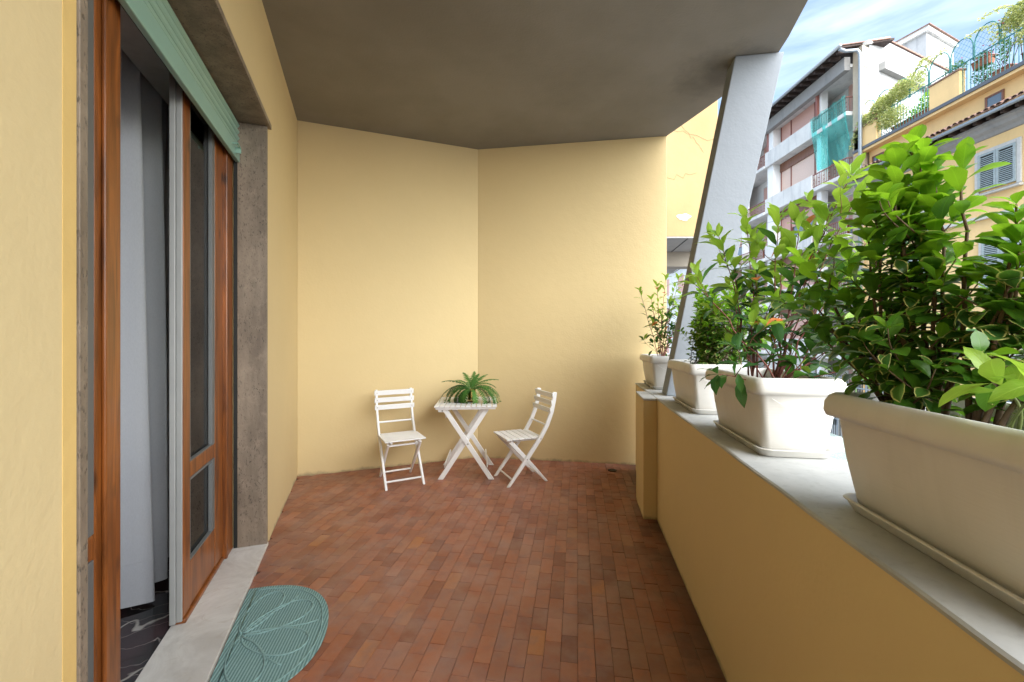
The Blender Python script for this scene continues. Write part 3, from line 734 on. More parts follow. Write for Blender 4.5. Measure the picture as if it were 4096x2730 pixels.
# ================================================================== PLANTERS
def rrect(hx, hy, r, z, n=6):
    pts = []
    for (cx_, cy_, a0) in ((hx - r, hy - r, 0), (-hx + r, hy - r, 90), (-hx + r, -hy + r, 180), (hx - r, -hy + r, 270)):
        for k in range(n + 1):
            a = R(a0 + 90 * k / n); pts.append((cx_ + r * math.cos(a), cy_ + r * math.sin(a), z))
    return pts
def make_planter(label):
    o = empty('planter', (0, 0, 0), 0, label, 'planter', 'cream window box planters on the parapet')
    z0 = .012; Hh = .285; sh_ = lambda z: z + z0
    K_ = .62
    rings = [rrect(.100, .262, .035 * K_, sh_(0)), rrect(.107, .268, .035 * K_, sh_(.006)), rrect(.124, .288, .040 * K_, sh_(.12)), rrect(.134, .298, .043 * K_, sh_(.215)), rrect(.136, .300, .044 * K_, sh_(.222)),
             rrect(.157, .322, .052 * K_, sh_(.225)), rrect(.161, .326, .054 * K_, sh_(.238)), rrect(.159, .324, .053 * K_, sh_(.262)), rrect(.151, .316, .050 * K_, sh_(.278)), rrect(.142, .307, .046 * K_, sh_(.285)),
             rrect(.132, .297, .042 * K_, sh_(.284)), rrect(.129, .294, .040 * K_, sh_(.275)), rrect(.124, .289, .040 * K_, sh_(.215))]
    MB().loft(rings, True, False).build('body', M['planter'], o, smooth=True)
    s = [rrect(.112, .275, .035, .0005), rrect(.118, .281, .036, .002), rrect(.130, .293, .042, .026), rrect(.1345, .298, .043, .028), rrect(.133, .296, .043, .031), rrect(.124, .287, .040, .030), rrect(.116, .279, .037, .009)]
    MB().loft(s, True, True).build('saucer', M['planter'], o, smooth=True)
    m = MB().add([(x, y, z + .015 * noise.noise(Vector((x * 14, y * 14, 0)))) for x, y, z in rrect(.1275, .2925, .04, sh_(.236)) + [(0, 0, sh_(.243))]],
                 [(i, (i + 1) % 28, 28) for i in range(28)])
    m.build('soil', M['soil'], o)
    pts = [(-.095 + .19 * k / 12, -.3 + .002 - .010 * math.sin(PI * k / 12) - .004, .20 + .03 * (1 - k / 12) - .05 * math.sin(PI * k / 12) * .6 - .01) for k in range(13)]
    MB().tube(pts, .0011, 5).build('string', M['string'], o)
    return o
pl_lab = ['largest and nearest cream planter, cut off by the right edge of the photo', 'cream planter second nearest the camera, its white end face towards us',
          'cream planter just in front of the slanted pillar', 'farthest cream planter, standing behind the slanted pillar']
pl = []
for k, (l_, w_) in enumerate(((.865, .222), (1.905, .212), (2.83, .212), (4.10, .195))):
    o = make_planter(pl_lab[k]) if k == 0 else copy_tree(pl[0])
    o['label'] = pl_lab[k]
    x, y, z = PF(w_, l_, ztop(l_)); o.location = (x, y, z + .001); o.rotation_euler = (math.atan(-0.0145), 0, PROT)
    pl.append(o)
wall([WF(-2.4, 0, 0)[:2], PF(0.34, -1.6, 0)[:2], PF(0.34, -1.85, 0)[:2], WF(-2.65, 0, 0)[:2]], 'unseen ochre wall added behind the camera to keep the light coming from the side')  # added out of view, blocks light from behind so it enters sideways

# ================================================================== POTTED SHRUBS
FPX = 976.5
def at(x, y, d): return Vector(((x - 1176.5) / FPX * d, d, 1.4 + (768 - y) / FPX * d))    # place on the sight line at distance d
def leaf_geo(kind, seed):
    rd = random.Random(seed); rows = 8; v, uv, f = [], [], []
    curl = rd.uniform(.10, .30); fold = rd.uniform(.06, .28); tw = rd.uniform(-.3, .3); wav = rd.uniform(.0, .02)
    for i in range(rows + 1):
        k = i / rows
        if kind == 'eu': wd = .26 * (math.sin(PI * min(1, k ** 1.38)) ** .74 if 0 < k < 1 else 0) + .008
        else: wd = .17 * (math.sin(PI * k ** 1.05) ** .85 if 0 < k < 1 else 0) + .006
        wd *= 1 + .06 * math.sin(i * 2.2 + seed)
        z0 = -curl * k * k + .06 * math.sin(k * PI)
        for j, s_ in enumerate((-1, -.5, 0, .5, 1)):
            x = s_ * wd; z = z0 + fold * abs(x) + wav * math.sin(i * 1.9 + j * 2) * abs(s_) + tw * x * k
            v.append((x, .06 + k * .94, z)); uv.append((.5 + s_ * .5, k))
    for i in range(rows):
        for j in range(4):
            a = i * 5 + j; f.append((a, a + 1, a + 6, a + 5))
    n = len(v); v += [(-.010, 0, 0), (.010, 0, 0), (.008, .07, .003), (-.008, .07, .003)]; uv += [(.5, 0)] * 4; f.append((n, n + 1, n + 2, n + 3))
    return v, uv, f
LG, LMESH = {}, {}
for kd in ('eu', 'ph'):
    for i in range(5): LG[kd, i] = leaf_geo(kd, i * 7 + (3 if kd == 'eu' else 50))
def leaf_mesh(kd, i, mk):
    key = (kd, i, mk)
    if key not in LMESH:
        v, uv, f = LG[kd, i]; m = MB(); m.v = list(v); m.f = list(f); m.uv = uv
        LMESH[key] = m.mesh('leaf', LM[mk, 'obj'], True)
    return LMESH[key]
def leaf_matrix(p, D, N, size):
    D = D.normalized(); X = D.cross(N)
    if X.length < 1e-3: X = D.cross(Vector((1, .2, 0)))
    X.normalize(); Z = X.cross(D)
    m = Matrix((X, D, Z)).transposed().to_4x4(); m.translation = p
    return m @ Matrix.Scale(size, 4)
def shrub(name, label, root, stems, kd, size, seed, mats, stem_mat, r0=.006, f0=.30, gap=.035, side=2, side_len=.14, nobj=298, down=0.15, group=None, cat='shrub', el=(.25, .95), sway=.03, rosette=4):
    rd = random.Random(seed); root = Vector(root)
    o = empty(name, root, 0, label, cat, group); leaves = []
    def shoot(a, b, c, ra, rb_, lf0, sz, depth):
        n = 10; pts = []
        for i in range(n + 1):
            k = i / n; q = a * (1 - k) ** 2 + b * 2 * k * (1 - k) + c * k * k
            q = q + Vector((noise.noise(Vector((q.z * 9, seed, 1))), noise.noise(Vector((q.z * 9, seed, 5))), 0)) * sway * k * (1 - k) * 2
            pts.append(q)
        rs = [ra + (rb_ - ra) * i / n for i in range(n + 1)]
        MB().tube([p - root for p in pts], rs, 6).build('stem', stem_mat if depth == 0 else (stem_mat), o, smooth=True, fix=False)
        ln = sum((pts[i + 1] - pts[i]).length for i in range(n)); cnt = max(3, int(ln * (1 - lf0) / gap)); phi = rd.uniform(0, 6)
        for i in range(cnt + 1):
            k = lf0 + (1 - lf0) * i / cnt; x = min(k * n, n - .001); j = int(x); p = pts[j].lerp(pts[j + 1], x - j)
            T = (pts[j + 1] - pts[j]).normalized(); A = T.cross(Vector((.3, .9, .1))).normalized(); B = T.cross(A)
            m_ = (2 if kd == 'eu' else 1)
            if i == cnt: m_ = rosette
            phi += PI / 2 if kd == 'eu' else 2.4
            for q in range(m_):
                ph = phi + q * 2 * PI / m_ + rd.uniform(-.35, .35); Rv = A * math.cos(ph) + B * math.sin(ph)
                e_ = el[0] + (el[1] - el[0]) * k ** 2 + rd.uniform(-.25, .25)
                if i == cnt: e_ = rd.uniform(.45, 1.1)
                D = Rv * math.cos(e_) + T * math.sin(e_) - Vector((0, 0, down * rd.uniform(.2, 2.2) * (1.15 - k)))
                N = T * .5 + Vector((0, 0, .8)) + Vector((rd.uniform(-.35, .35), rd.uniform(-.35, .35), 0))
                s_ = sz * rd.uniform(.68, 1.12) * (1.0 if i < cnt else .85)
                leaves.append((p, D, N, s_, k if depth == 0 else .35 + .65 * k, p.z))
        return pts
    for (b, tip, *rest) in stems:
        b = Vector(b); tip = Vector(tip); f_ = rest[0] if rest else f0
        mid = b.lerp(tip, .5) + Vector((0, 0, (tip - b).length * .10)) + Vector((rd.uniform(-.03, .03), rd.uniform(-.03, .03), 0))
        pts = shoot(b, mid, tip, r0 * rd.uniform(.8, 1.15), r0 * .35, f_, size, 0)
        for s_ in range(side if len(rest) < 2 else rest[1]):
            k = rd.uniform(max(f_, .3), .85); p = pts[int(k * 10)]; a = rd.uniform(0, 2 * PI); d = Vector((math.cos(a), math.sin(a), rd.uniform(.5, 1.2))).normalized()
            L = side_len * rd.uniform(.6, 1.2)
            shoot(p, p + d * L * .5 + Vector((0, 0, -.01)), p + d * L + Vector((0, 0, L * .15)), r0 * .45, r0 * .22, .25, size * .92, 1)
    zs = [q[5] for q in leaves]; z0, z1 = min(zs), max(zs)
    cl = Vector((0, 0, 1.4)); leaves.sort(key=lambda q: (q[0] - cl).length / q[3])
    stuff = {}; sm = MB(); sm.uv = []; fr = []; fm = []; order = []
    for idx, (p, D, N, s_, k, z) in enumerate(leaves):
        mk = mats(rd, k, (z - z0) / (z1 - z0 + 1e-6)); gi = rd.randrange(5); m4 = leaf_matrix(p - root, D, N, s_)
        if idx < nobj: inst('leaf', leaf_mesh(kd, gi, mk), o, m4)
        else:
            v, uv, f = LG[kd, gi]
            if mk not in order: order.append(mk)
            sm.add([m4 @ Vector(q) for q in v], f); sm.uv += uv; rv = rd.random(); fr += [rv] * len(f); fm += [order.index(mk)] * len(f)
    if sm.v:
        s = sm.build('foliage', None, o, smooth=True, fix=False); s['kind'] = 'stuff'
        for mk in order: s.data.materials.append(LM[mk, 'attr'])
        s.data.polygons.foreach_set('material_index', fm)
        a_ = s.data.attributes.new('rnd', 'FLOAT', 'FACE'); a_.data.foreach_set('value', fr)
    return o
def soilpt(l_, w_): x, y, _ = PF(w_, l_, 0); return Vector((x, y, ztop(l_) + .235))
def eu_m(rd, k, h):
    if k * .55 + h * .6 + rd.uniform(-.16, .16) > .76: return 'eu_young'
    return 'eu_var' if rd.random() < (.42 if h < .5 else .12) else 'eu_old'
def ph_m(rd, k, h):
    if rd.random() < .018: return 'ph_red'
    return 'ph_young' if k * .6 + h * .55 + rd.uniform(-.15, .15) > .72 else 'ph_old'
# --- big variegated spindle in the nearest planter
B1 = [soilpt(1.09, .19), soilpt(1.05, .22), soilpt(1.0, .2), soilpt(.93, .24), soilpt(.88, .2)]
T1 = [(2060, 380, 1.05), (2120, 350, 1.04), (2135, 450, 1.02), (2015, 470, 1.1), (2070, 430, 1.08), (2345, 560, .84, .6), (2095, 345, 1.08), (2035, 420, 1.12), (2150, 395, 1.02, .5), (2215, 372, .96, .72, 0), (1990, 500, 1.12, .6, 0), (2090, 470, 1.06), (1945, 585, 1.2), (2050, 560, 1.1), (2130, 600, 1.02),
      (1842, 600, 1.30), (1790, 690, 1.33), (1862, 690, 1.25), (1915, 655, 1.2), (1885, 770, 1.22), (1960, 700, 1.15), (2030, 660, 1.1), (2230, 640, .95), (2300, 640, .90),
      (2335, 470, .86), (2372, 500, .84), (2340, 620, .84), (2210, 730, .96), (2290, 740, .9), (2120, 700, 1.0), (2060, 770, 1.06), (1990, 800, 1.1), (2150, 800, .98),
      (2240, 810, .93), (2330, 770, .86), (2080, 850, 1.0), (2180, 870, .94), (2010, 880, 1.05), (2290, 850, .88), (2400, 700, .83), (2420, 600, .82), (2420, 800, .82)]
rs_ = random.Random(5)
st1 = []
for (x, y, d, *ex_) in T1:
    q = at(x, y, d); b = min(B1, key=lambda c_: (c_.xy - q.xy).length + rs_.uniform(0, .12)); st1.append((b + Vector((rs_.uniform(-.015, .015), rs_.uniform(-.02, .02), -.01)), q, *(ex_ or [.32 if y > 560 else .42])))
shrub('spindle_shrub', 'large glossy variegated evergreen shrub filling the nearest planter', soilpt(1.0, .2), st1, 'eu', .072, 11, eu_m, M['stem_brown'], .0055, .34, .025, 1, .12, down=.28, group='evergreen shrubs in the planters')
# --- light green young branch at the lower right edge
b5 = soilpt(.80, .17)
st5 = [(b5, at(2290, 880, .74), .78, 0), (b5, at(2400, 880, .64), .80, 0)]
shrub('photinia_plant', 'few long light green leaves at the right edge in front of the variegated shrub', b5, st5, 'ph', .11, 15, lambda r_, k, h: 'ph_young', M['stem_green'], .004, .4, .05, 0, nobj=120, down=.5, cat='shrub', rosette=3, group='photinias in the planters')
# --- photinia in the second planter
B2 = [soilpt(1.78, .2), soilpt(1.86, .23), soilpt(1.94, .18), soilpt(2.02, .22), soilpt(1.70, .19)]
T2 = [(1712, 505, 1.95, .50), (1740, 560, 1.95, .5), (1652, 545, 2.0, .55), (1688, 620, 1.95, .45), (1790, 500, 1.85, .55), (1835, 520, 1.8, .55), (1800, 590, 1.85, .45), (1598, 655, 1.85, .72), (1955, 405, 1.72, .62),
      (1975, 440, 1.70, .68), (1905, 495, 1.75, .6), (1890, 560, 1.75, .5), (1850, 610, 1.8, .45), (1740, 660, 1.9, .4), (1690, 705, 1.9, .4), (1770, 700, 1.85, .4), (1650, 860, 1.62, .6), (1690, 800, 1.75, .45),
      (1830, 700, 1.8, .4), (1890, 690, 1.75, .4), (1930, 640, 1.7, .45), (1870, 790, 1.7, .4), (1920, 800, 1.65, .45), (1780, 780, 1.8, .4), (1950, 850, 1.58, .5), (1840, 840, 1.65, .5), (1745, 750, 1.85, .4), (1990, 740, 1.65, .5), (1990, 560, 1.68, .55)]
st2 = []
for (x, y, d, f_) in T2:
    q = at(x, y, d); b = min(B2, key=lambda c_: (c_.xy - q.xy).length + rs_.uniform(0, .1)); st2.append((b + Vector((rs_.uniform(-.012, .012), rs_.uniform(-.02, .02), -.01)), q, f_))
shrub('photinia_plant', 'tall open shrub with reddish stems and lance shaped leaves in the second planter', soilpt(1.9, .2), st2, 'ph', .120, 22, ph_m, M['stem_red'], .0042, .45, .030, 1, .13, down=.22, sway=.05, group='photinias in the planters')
# --- compact variegated spindle by the pillar
st3 = []
for i in range(46):
    x, y = rs_.uniform(1604, 1725 if i < 32 else 1800), rs_.uniform(655, 810); d = rs_.uniform(2.62, 2.95) - (x - 1600) * .0015
    q = at(x, y, d); l_ = min(max(q.y / .9885, 2.62), 3.08); st3.append((soilpt(l_, rs_.uniform(.14, .27)), q, .08))
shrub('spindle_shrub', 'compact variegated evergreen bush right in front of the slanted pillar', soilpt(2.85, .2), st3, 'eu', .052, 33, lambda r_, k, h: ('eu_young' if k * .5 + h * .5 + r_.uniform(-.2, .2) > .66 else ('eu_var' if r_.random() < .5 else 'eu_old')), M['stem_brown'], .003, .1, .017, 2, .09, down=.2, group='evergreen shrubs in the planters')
# --- photinia behind the pillar
T4 = [(1530, 640, 4.1), (1510, 660, 4.05), (1550, 660, 4.1), (1470, 668, 3.95), (1497, 690, 4.0), (1540, 700, 4.1), (1520, 720, 4.05), (1560, 720, 4.1), (1505, 750, 4.0), (1545, 760, 4.1), (1525, 780, 4.05), (1500, 790, 4.0), (1580, 690, 4.1), (1575, 760, 4.1), (1560, 640, 4.2)]
st4 = [(soilpt(4.05 + rs_.uniform(-.1, .12), .18), at(*q), .30) for q in T4]
shrub('photinia_plant', 'small leggy shrub with bright tips in the farthest planter against the ochre wall', soilpt(4.1, .19), st4, 'ph', .092, 44, ph_m, M['stem_red'], .004, .3, .034, 1, .12, down=.2, group='photinias in the planters')

# ================================================================== STREET SIDE
# ---- neighbouring wing of this building, beyond the balcony end
nb = tag(MB().prism([(1.5, 6.48), (3.14, 6.48), (3.84, 10.25), (1.5, 10.25)], 2.885, 12).build('neighbour_wing', M['wing'], bevel=.01), 'cracked yellow upper storey jutting out beyond the end of the balcony', 'building')
MB().prism([(1.49, 6.47), (3.15, 6.47), (3.86, 10.3), (1.49, 10.3)], 2.862, 2.884).build('soffit', M['soffit'], nb)
MB().box(1.49, 3.62, 7.55, 7.85, 2.60, 2.861).build('beam', M['ceiling'] if 'ceiling' in M else M['soffit'], nb)
for k in range(7):
    x = 1.7 + k * .33; m = MB(); m.bar((x, 6.5, 2.859), (x + .5, 10.2, 2.859), .012, .008); m.build('board_joint', M['dark_gap'], nb)
m = MB(); m.add([(2.62 + .10 * math.cos(a) * (1 + .25 * math.sin(3 * a)), 6.474, 3.18 + .05 * math.sin(a) * (1 + .2 * math.cos(5 * a))) for a in [k * PI / 8 for k in range(16)]], [tuple(range(16))])
m.build('flaked_patch', M['f_white'], nb, fix=False)
rc = random.Random(9)
for (x, z, dx, dz) in ((2.2, 4.6, .9, -.25), (2.1, 4.1, .1, -.7), (2.5, 5.2, -.1, 1.2), (2.3, 3.75, .5, .1), (2.9, 4.2, -.4, .5)):
    pts = [(x + dx * i / 9 + rc.uniform(-.03, .03), 6.476, z + dz * i / 9 + rc.uniform(-.04, .04)) for i in range(10)]
    MB().tube(pts, .0015, 4).build('crack', M['stem_brown'], nb)

XF = 16.0
def fb(m, x0, x1, d0, d1, z0, z1): return m.box(x0, x1, d0, d1, z0, z1)
# ---- grey apartment block
ab = empty('apartment_block', (17.2, 20.0, -3.97), 0, 'tall pale concrete apartment block with roller blinds, balconies and an overhanging tiled roof', 'building')
inv2 = Matrix.Translation(ab.location).inverted()
def ap(m, name, mat, parent=None, bevel=0, root=None, ivm=None, **k):
    o = m.build(name, mat, bevel=bevel, **k); o.parent = parent or root or ab
    o.matrix_parent_inverse = (ivm or inv2) if parent is None else Matrix()
    return o
G0 = (16.9, 19.4)
E1 = Vector((.9167, .3996)); cg = Vector((16.0, 19.4))
def EP(k): q = cg + E1 * k; return (q.x, q.y)
body = MB().prism([(17.2, 19.95), (17.2, 34), (27, 34), (27, 24.3)], -3.97, 14.25)
ap(body, 'wall', M['f_white'])
# end wall with its raised gable parapet
e0, e2, e9 = EP(.55), EP(2.0), EP(9.5); n_ = Vector((-E1.y, E1.x)) * .35
gw = MB(); P_ = [(*e0, -3.9), (*e9, -3.9), (*e9, 15.25), (*e2, 15.3), (*e0, 14.75)]
gw.add(P_ + [(x + n_.x, y + n_.y, z) for x, y, z in P_], [(0, 1, 2, 3, 4), (9, 8, 7, 6, 5)] + [(i, (i + 1) % 5, 5 + (i + 1) % 5, 5 + i) for i in range(5)])
ap(gw, 'end_wall', M['f_weathered'])
cop = MB()
def cbar(k0, z0, k1, z1, wd, h, m=None, off=0.17):
    a = cg + E1 * k0 + Vector((-E1.y, E1.x)) * off; b = cg + E1 * k1 + Vector((-E1.y, E1.x)) * off
    return (m or MB()).bar((a.x, a.y, z0), (b.x, b.y, z1), wd, h)
ap(cbar(.2, 14.72, 2.05, 15.42, .55, .16), 'parapet_coping', M['f_concrete'])
ap(cbar(2.05, 15.38, 9.5, 15.33, .45, .07), 'parapet_tiles', M['rooftile'])
ap(cbar(1.3, 13.9, 7.5, 13.8, .3, .34, off=-.1), 'ledge', M['soffit'])
q_ = MB().prism([(16.0, 19.4), EP(.55), (EP(.55)[0] - .16, EP(.55)[1] + .4), (16.0, 19.95)], -3.9, 14.6)
qo = ap(q_, 'corner_pier', M['quoin'])
for k in range(14):
    z = 14.35 - k * .75; w_ = .60 if k % 2 else .52
    a = EP(.02); b = EP(w_)
    m = MB().prism([(a[0] + .01, a[1] - .02), (b[0] + .01, b[1] - .02), (b[0], b[1] + .05), (a[0], a[1] + .05)], z - .71, z)
    ap(m, 'quoin', M['quoin'], bevel=.02)
# tower
tq = Vector((23.4, 24.0)); ta = Vector((-.3236, .9462)); tb_ = Vector((.9101, .4143))
tpoly = [tuple(tq), tuple(tq + tb_ * 3.2), tuple(tq + tb_ * 3.2 + ta * 4.5), tuple(tq + ta * 4.5)]
ap(MB().prism(tpoly, 13.5, 18.45), 'stair_tower', M['f_weathered'])
tp2 = [tuple(tq - ta * .15 - tb_ * .15), tuple(tq + tb_ * 3.35 - ta * .15), tuple(tq + tb_ * 3.35 + ta * 4.65), tuple(tq + ta * 4.65 - tb_ * .15)]
ap(MB().prism(tp2, 18.451, 18.72), 'tower_cornice', M['f_concrete']); ap(MB().prism([tuple(Vector(p) + (Vector(p) - Vector(tp2[2])) * .02) for p in tp2], 18.721, 18.76), 'tower_roof', M['rooftile'])
# eave
ap(MB().box(15.62, 15.90, 19.97, 34, 13.80, 14.42), 'eave_beam', M['soffit'])
ap(MB().box(15.9005, 17.19, 19.97, 34, 13.95, 14.10), 'eave_soffit', M['f_concrete'])
rfm = MB().hexa([(15.05, 19.55, 14.55), (17.6, 19.55, 14.95), (17.6, 34, 14.95), (15.05, 34, 14.55), (15.05, 19.55, 14.64), (17.6, 19.55, 15.04), (17.6, 34, 15.04), (15.05, 34, 14.64)])
roof = ap(rfm, 'roof', M['eave'])
rt = MB().hexa([(15.1, 19.5, 14.66), (17.4, 19.5, 14.98), (17.4, 34, 14.98), (15.1, 34, 14.66), (15.1, 19.5, 14.70), (17.4, 19.5, 15.03), (17.4, 34, 15.03), (15.1, 34, 14.70)])
ap(rt, 'roof_covering', M['rooftile'])
for k in range(29):
    y = 19.7 + k * .5
    ap(MB().hexa([(15.12, y, 14.40), (15.615, y, 14.44), (15.615, y + .13, 14.44), (15.12, y + .13, 14.40), (15.12, y, 14.545), (15.615, y, 14.62), (15.615, y + .13, 14.62), (15.12, y + .13, 14.545)]), 'rafter', M['eave'], bevel=.01)
ap(MB().tube([(15.0, 19.4, 14.60), (15.0, 34, 14.60)], .075, 10), 'gutter', M['zinc'], smooth=True)
ap(MB().tube([(15.05, 19.55, 14.52), (15.3, 19.5, 14.38), (15.75, 19.4, 14.36), (15.86, 19.38, 14.2), (15.88, 19.38, 13.8), (15.88, 19.38, -3.9)], .075, 10), 'downpipe', M['zinc'], smooth=True)
def railing(x, d0, d1, zb, zt, mat, ends=True, root=ab, ivm=inv2, step=.115, label=None):
    r_ = MB().box(x - .03, x + .03, d0, d1, zt - .035, zt)
    if ends:
        r_.box(x + .03, 17.1, d0, d0 + .05, zt - .035, zt); 
    o = ap(r_, 'railing', mat, root=root, ivm=ivm)
    b = MB(); b.box(x - .012, x + .012, d0, d1, zb + .05, zb + .075); n = int((d1 - d0) / step)
    for i in range(n + 1):
        y = d0 + (d1 - d0) * i / n; b.box(x - .009, x + .009, y - .008, y + .008, zb, zt - .036)
        if i % 3 == 0 and i < n:
            b.box(x - .009, x + .009, y + .02, y + step * .9, zb + .42, zb + .445); b.box(x - .009, x + .009, y + .02, y + step * .9, zb + .22, zb + .245)
    if ends:
        for i in range(8): b.box(x + .13 + i * .14, x + .146 + i * .14, d0 + .015, d0 + .033, zb, zt - .036)
    o2 = b.build('bars', mat, o); o2['kind'] = 'stuff'
    return o
PB_ = 2.88
for f in range(6):
    zt = 12.63 - f * PB_; zb = zt - .93           # parapet top and bottom of this storey
    if zt < -3: break
    # concrete parapet module
    for (a, b) in ((22.35, 26.5), (29.6, 34.0)):
        ap(MB().box(15.76, 15.90, a, b, zb + .02, zt), 'balcony_parapet', M['f_concrete'], bevel=.02)
        ap(MB().box(15.90, 17.19, a, b, zb + .02, zb + .22), 'floor_slab', M['f_concrete'], bevel=.01)
        ap(MB().box(15.9, 16.15, a + .001, a + .12, zb + .221, zt), 'parapet_return', M['f_concrete'])
        top_ = zb + PB_
        c0 = top_ - .48
        ap(MB().box(16.32, 16.40, a + .05, b - .62, c0, top_ + .015), 'cladding', M['clad'])
        ap(MB().box(15.92, 16.42, b - .6, b - .02, zt, top_ + .018), 'pier', M['f_white'])
        ap(MB().box(16.34, 16.6, a + .02, b - .65, zt - .6, zt + .02), 'window_sill', M['f_concrete'])
        low = [0, .0, .22, 0, .0, 0]
        for i, (u0, u1) in enumerate(((.03, .60), (.66, 2.56), (2.62, 3.5))):
            bz = zt + .03 + ([.0, .0, .22][i] if f == 1 else (.75 if f == 2 and i == 1 else 0)) 
            ap(MB().box(16.40, 16.43, a + u0, a + u1, bz, c0 - .001), 'roller_blind', M['blind_pale'] if f == 1 else M['blind'])
            if bz > zt + .05:
                wo_ = ap(MB().box(16.46, 16.48, a + u0, a + u1, zt + .03, bz), 'window', M['window_glass'])
                ap(MB().box(16.435, 16.459, a + u0, a + u0 + .07, zt + .03, bz).box(16.435, 16.459, a + (u0 + u1) / 2 - .04, a + (u0 + u1) / 2 + .04, zt + .03, bz).box(16.435, 16.459, a + u1 - .07, a + u1, zt + .03, bz), 'window_frame', M['clad'])
        for u in (.0, .61, 2.57, 3.48): ap(MB().box(16.36, 16.44, a + u, a + u + .045, zt + .02, c0 - .002), 'mullion', M['rust_rail'])
    # recessed balcony modules with railings
    for (a, b, wn) in ((20.0, 22.33, 1), (26.52, 29.58, 2)):
        ap(MB().box(15.72, 17.19, a, b, zb + .0, zb + .20), 'floor_slab', M['f_concrete'], bevel=.02)
        if f > 0 or wn == 2 or True:
            railing(15.80, a + .03, b - .03, zb + .2, zt - .02, M['rust_rail'])
        ap(MB().box(16.0, 16.35, b - .34, b - .02, zb + .201, zb + PB_ - .01), 'pier', M['f_white'])
        w0, w1 = (a + .35, a + 1.55) if wn == 1 else (a + .9, a + 2.3)
        ap(MB().box(17.12, 17.198, w0 - .1, w1 + .1, zb + .35, zb + 2.5), 'window_surround', M['stone_trim'])
        split = zb + (1.15 if f in (2, 3) else .36)
        ap(MB().box(17.08, 17.119, w0, w1, split, zb + 2.4), 'roller_blind', M['blind'])
        if split > zb + 1:
            ap(MB().box(17.10, 17.118, w0 + .3, w1, zb + .36, split), 'window', M['window_glass'])
            ap(MB().box(17.06, 17.118, w0, w0 + .28, zb + .36, split).box(17.06, 17.118, w1 + .001, w1 + .07, zb + .36, split), 'window_frame', M['wood'])
for y in (22.1, 26.35): ap(MB().box(15.86, 15.98, y, y + .12, 12.63, 13.95), 'post', M['rust_rail'])
ap(MB().box(16.0, 17.19, 20.0, 34, -3.9, -3.1), 'shopfront_base', M['f_concrete'])
ap(MB().box(15.9, 16.0, 22.4, 26.2, -1.6, 0.05), 'shop_sign_board', M['stone_trim'], bevel=.01)
ap(MB().box(15.93, 15.98, 22.6, 25.6, -3.6, -1.61), 'shop_window', M['window_glass'])
# debris net
nm = MB(); n1, n2 = 44, 20
for j in range(n2 + 1):
    for i in range(n1 + 1):
        y = 20.0 + 2.34 * i / n1; k = j / n2; z = 12.66 - k * (2.75 if i > 8 else 2.5)
        x = 15.70 + .05 * math.sin(y * 9 + k * 1.5) + .25 * k * k + .03 * math.sin(y * 23 + k * 4) - (.0)
        if k > .33: x += .12 * (k - .33) * (1 + math.sin(y * 5))
        nm.v.append((x, y - .10 * k * math.sin(k * 3), z))
for j in range(n2):
    for i in range(n1):
        a = j * (n1 + 1) + i; nm.f.append((a, a + 1, a + n1 + 2, a + n1 + 1))
tag(nm.build('debris_net', M['net'], smooth=True, fix=False), 'translucent turquoise netting hung over the top right balcony of the apartment block', 'netting')
# wire across the street
def wire(pts, label):
    a, b, sag = pts; P = [(a[0] + (b[0] - a[0]) * i / 16, a[1] + (b[1] - a[1]) * i / 16, a[2] + (b[2] - a[2]) * i / 16 - sag * math.sin(PI * i / 16)) for i in range(17)]
    tag(MB().tube(P, .012, 4).build('cable', M['grey_paint'], fix=False), label, 'cable')
wire(((15.6, 29.5, 8.6), (15.75, 19.6, 7.75), .1), 'thin grey cable strung in front of the apartment block balconies')
wire(((15.85, 16.8, 6.3), (15.85, 13.2, 6.15), .08), 'thin cable running along the yellow facade under the shuttered window')

# ---- white building far down the street
fw = tag(MB().box(15.8, 30, 34.3, 62, -3.97, 11).build('far_building', M['f_white']), 'overexposed white building far down the street, glimpsed past the pillar', 'building')
for f in range(4):
    for k in range(7):
        y = 35.5 + k * 3.6; z = -.5 + f * 2.9; wdw = MB().box(15.74, 15.80, y, y + 1.2, z, z + 1.6).build('window', M['blind'], fw)
    MB().box(15.4, 15.79, 34.4, 62, -1.0 + f * 2.9, -.8 + f * 2.9).build('string_course', M['f_concrete'], fw)

# ---- yellow building with roof terrace
yb = empty('yellow_building', (16.3, 10.0, -3.97), 0, 'yellow rendered house with a planted roof terrace, clay tile canopy and grey louvred shutters', 'building')
inv3 = Matrix.Translation(yb.location).inverted()
def yp(m, name, mat, bevel=0, **k): return ap(m, name, mat, None, bevel, root=yb, ivm=inv3, **k)
Y0, Y1 = 4.0, 19.88
yp(MB().box(16.3, 24, Y0, Y1 - .5, 8.2, 9.80), 'upper_wall', M['f_yellow'])
yp(MB().box(16.1, 24, Y0, Y1 - .02, -3.97, 8.199), 'wall', M['f_yellow'])
yp(MB().box(15.93, 24, Y0, Y1, 9.801, 9.93), 'fascia', M['fascia'], bevel=.01)
yp(MB().box(15.98, 16.29, Y0, Y1, 9.70, 9.80), 'fascia_mould', M['f_yellow'])
for (a, b) in ((18.67, 19.88), (15.2, 16.3), (10.2, 11.4)):
    yp(MB().box(16.0, 16.22, a, b, 9.93, 10.84), 'terrace_parapet', M['f_yellow'], bevel=.01)
    yp(MB().box(15.96, 16.26, a - .03, b + .03, 10.841, 10.90), 'parapet_tiles', M['rooftile'], bevel=.01)
yp(MB().tube([(16.1, 4, 11.05), (16.1, 19.8, 11.05)], .022, 6), 'handrail', M['green_iron'])
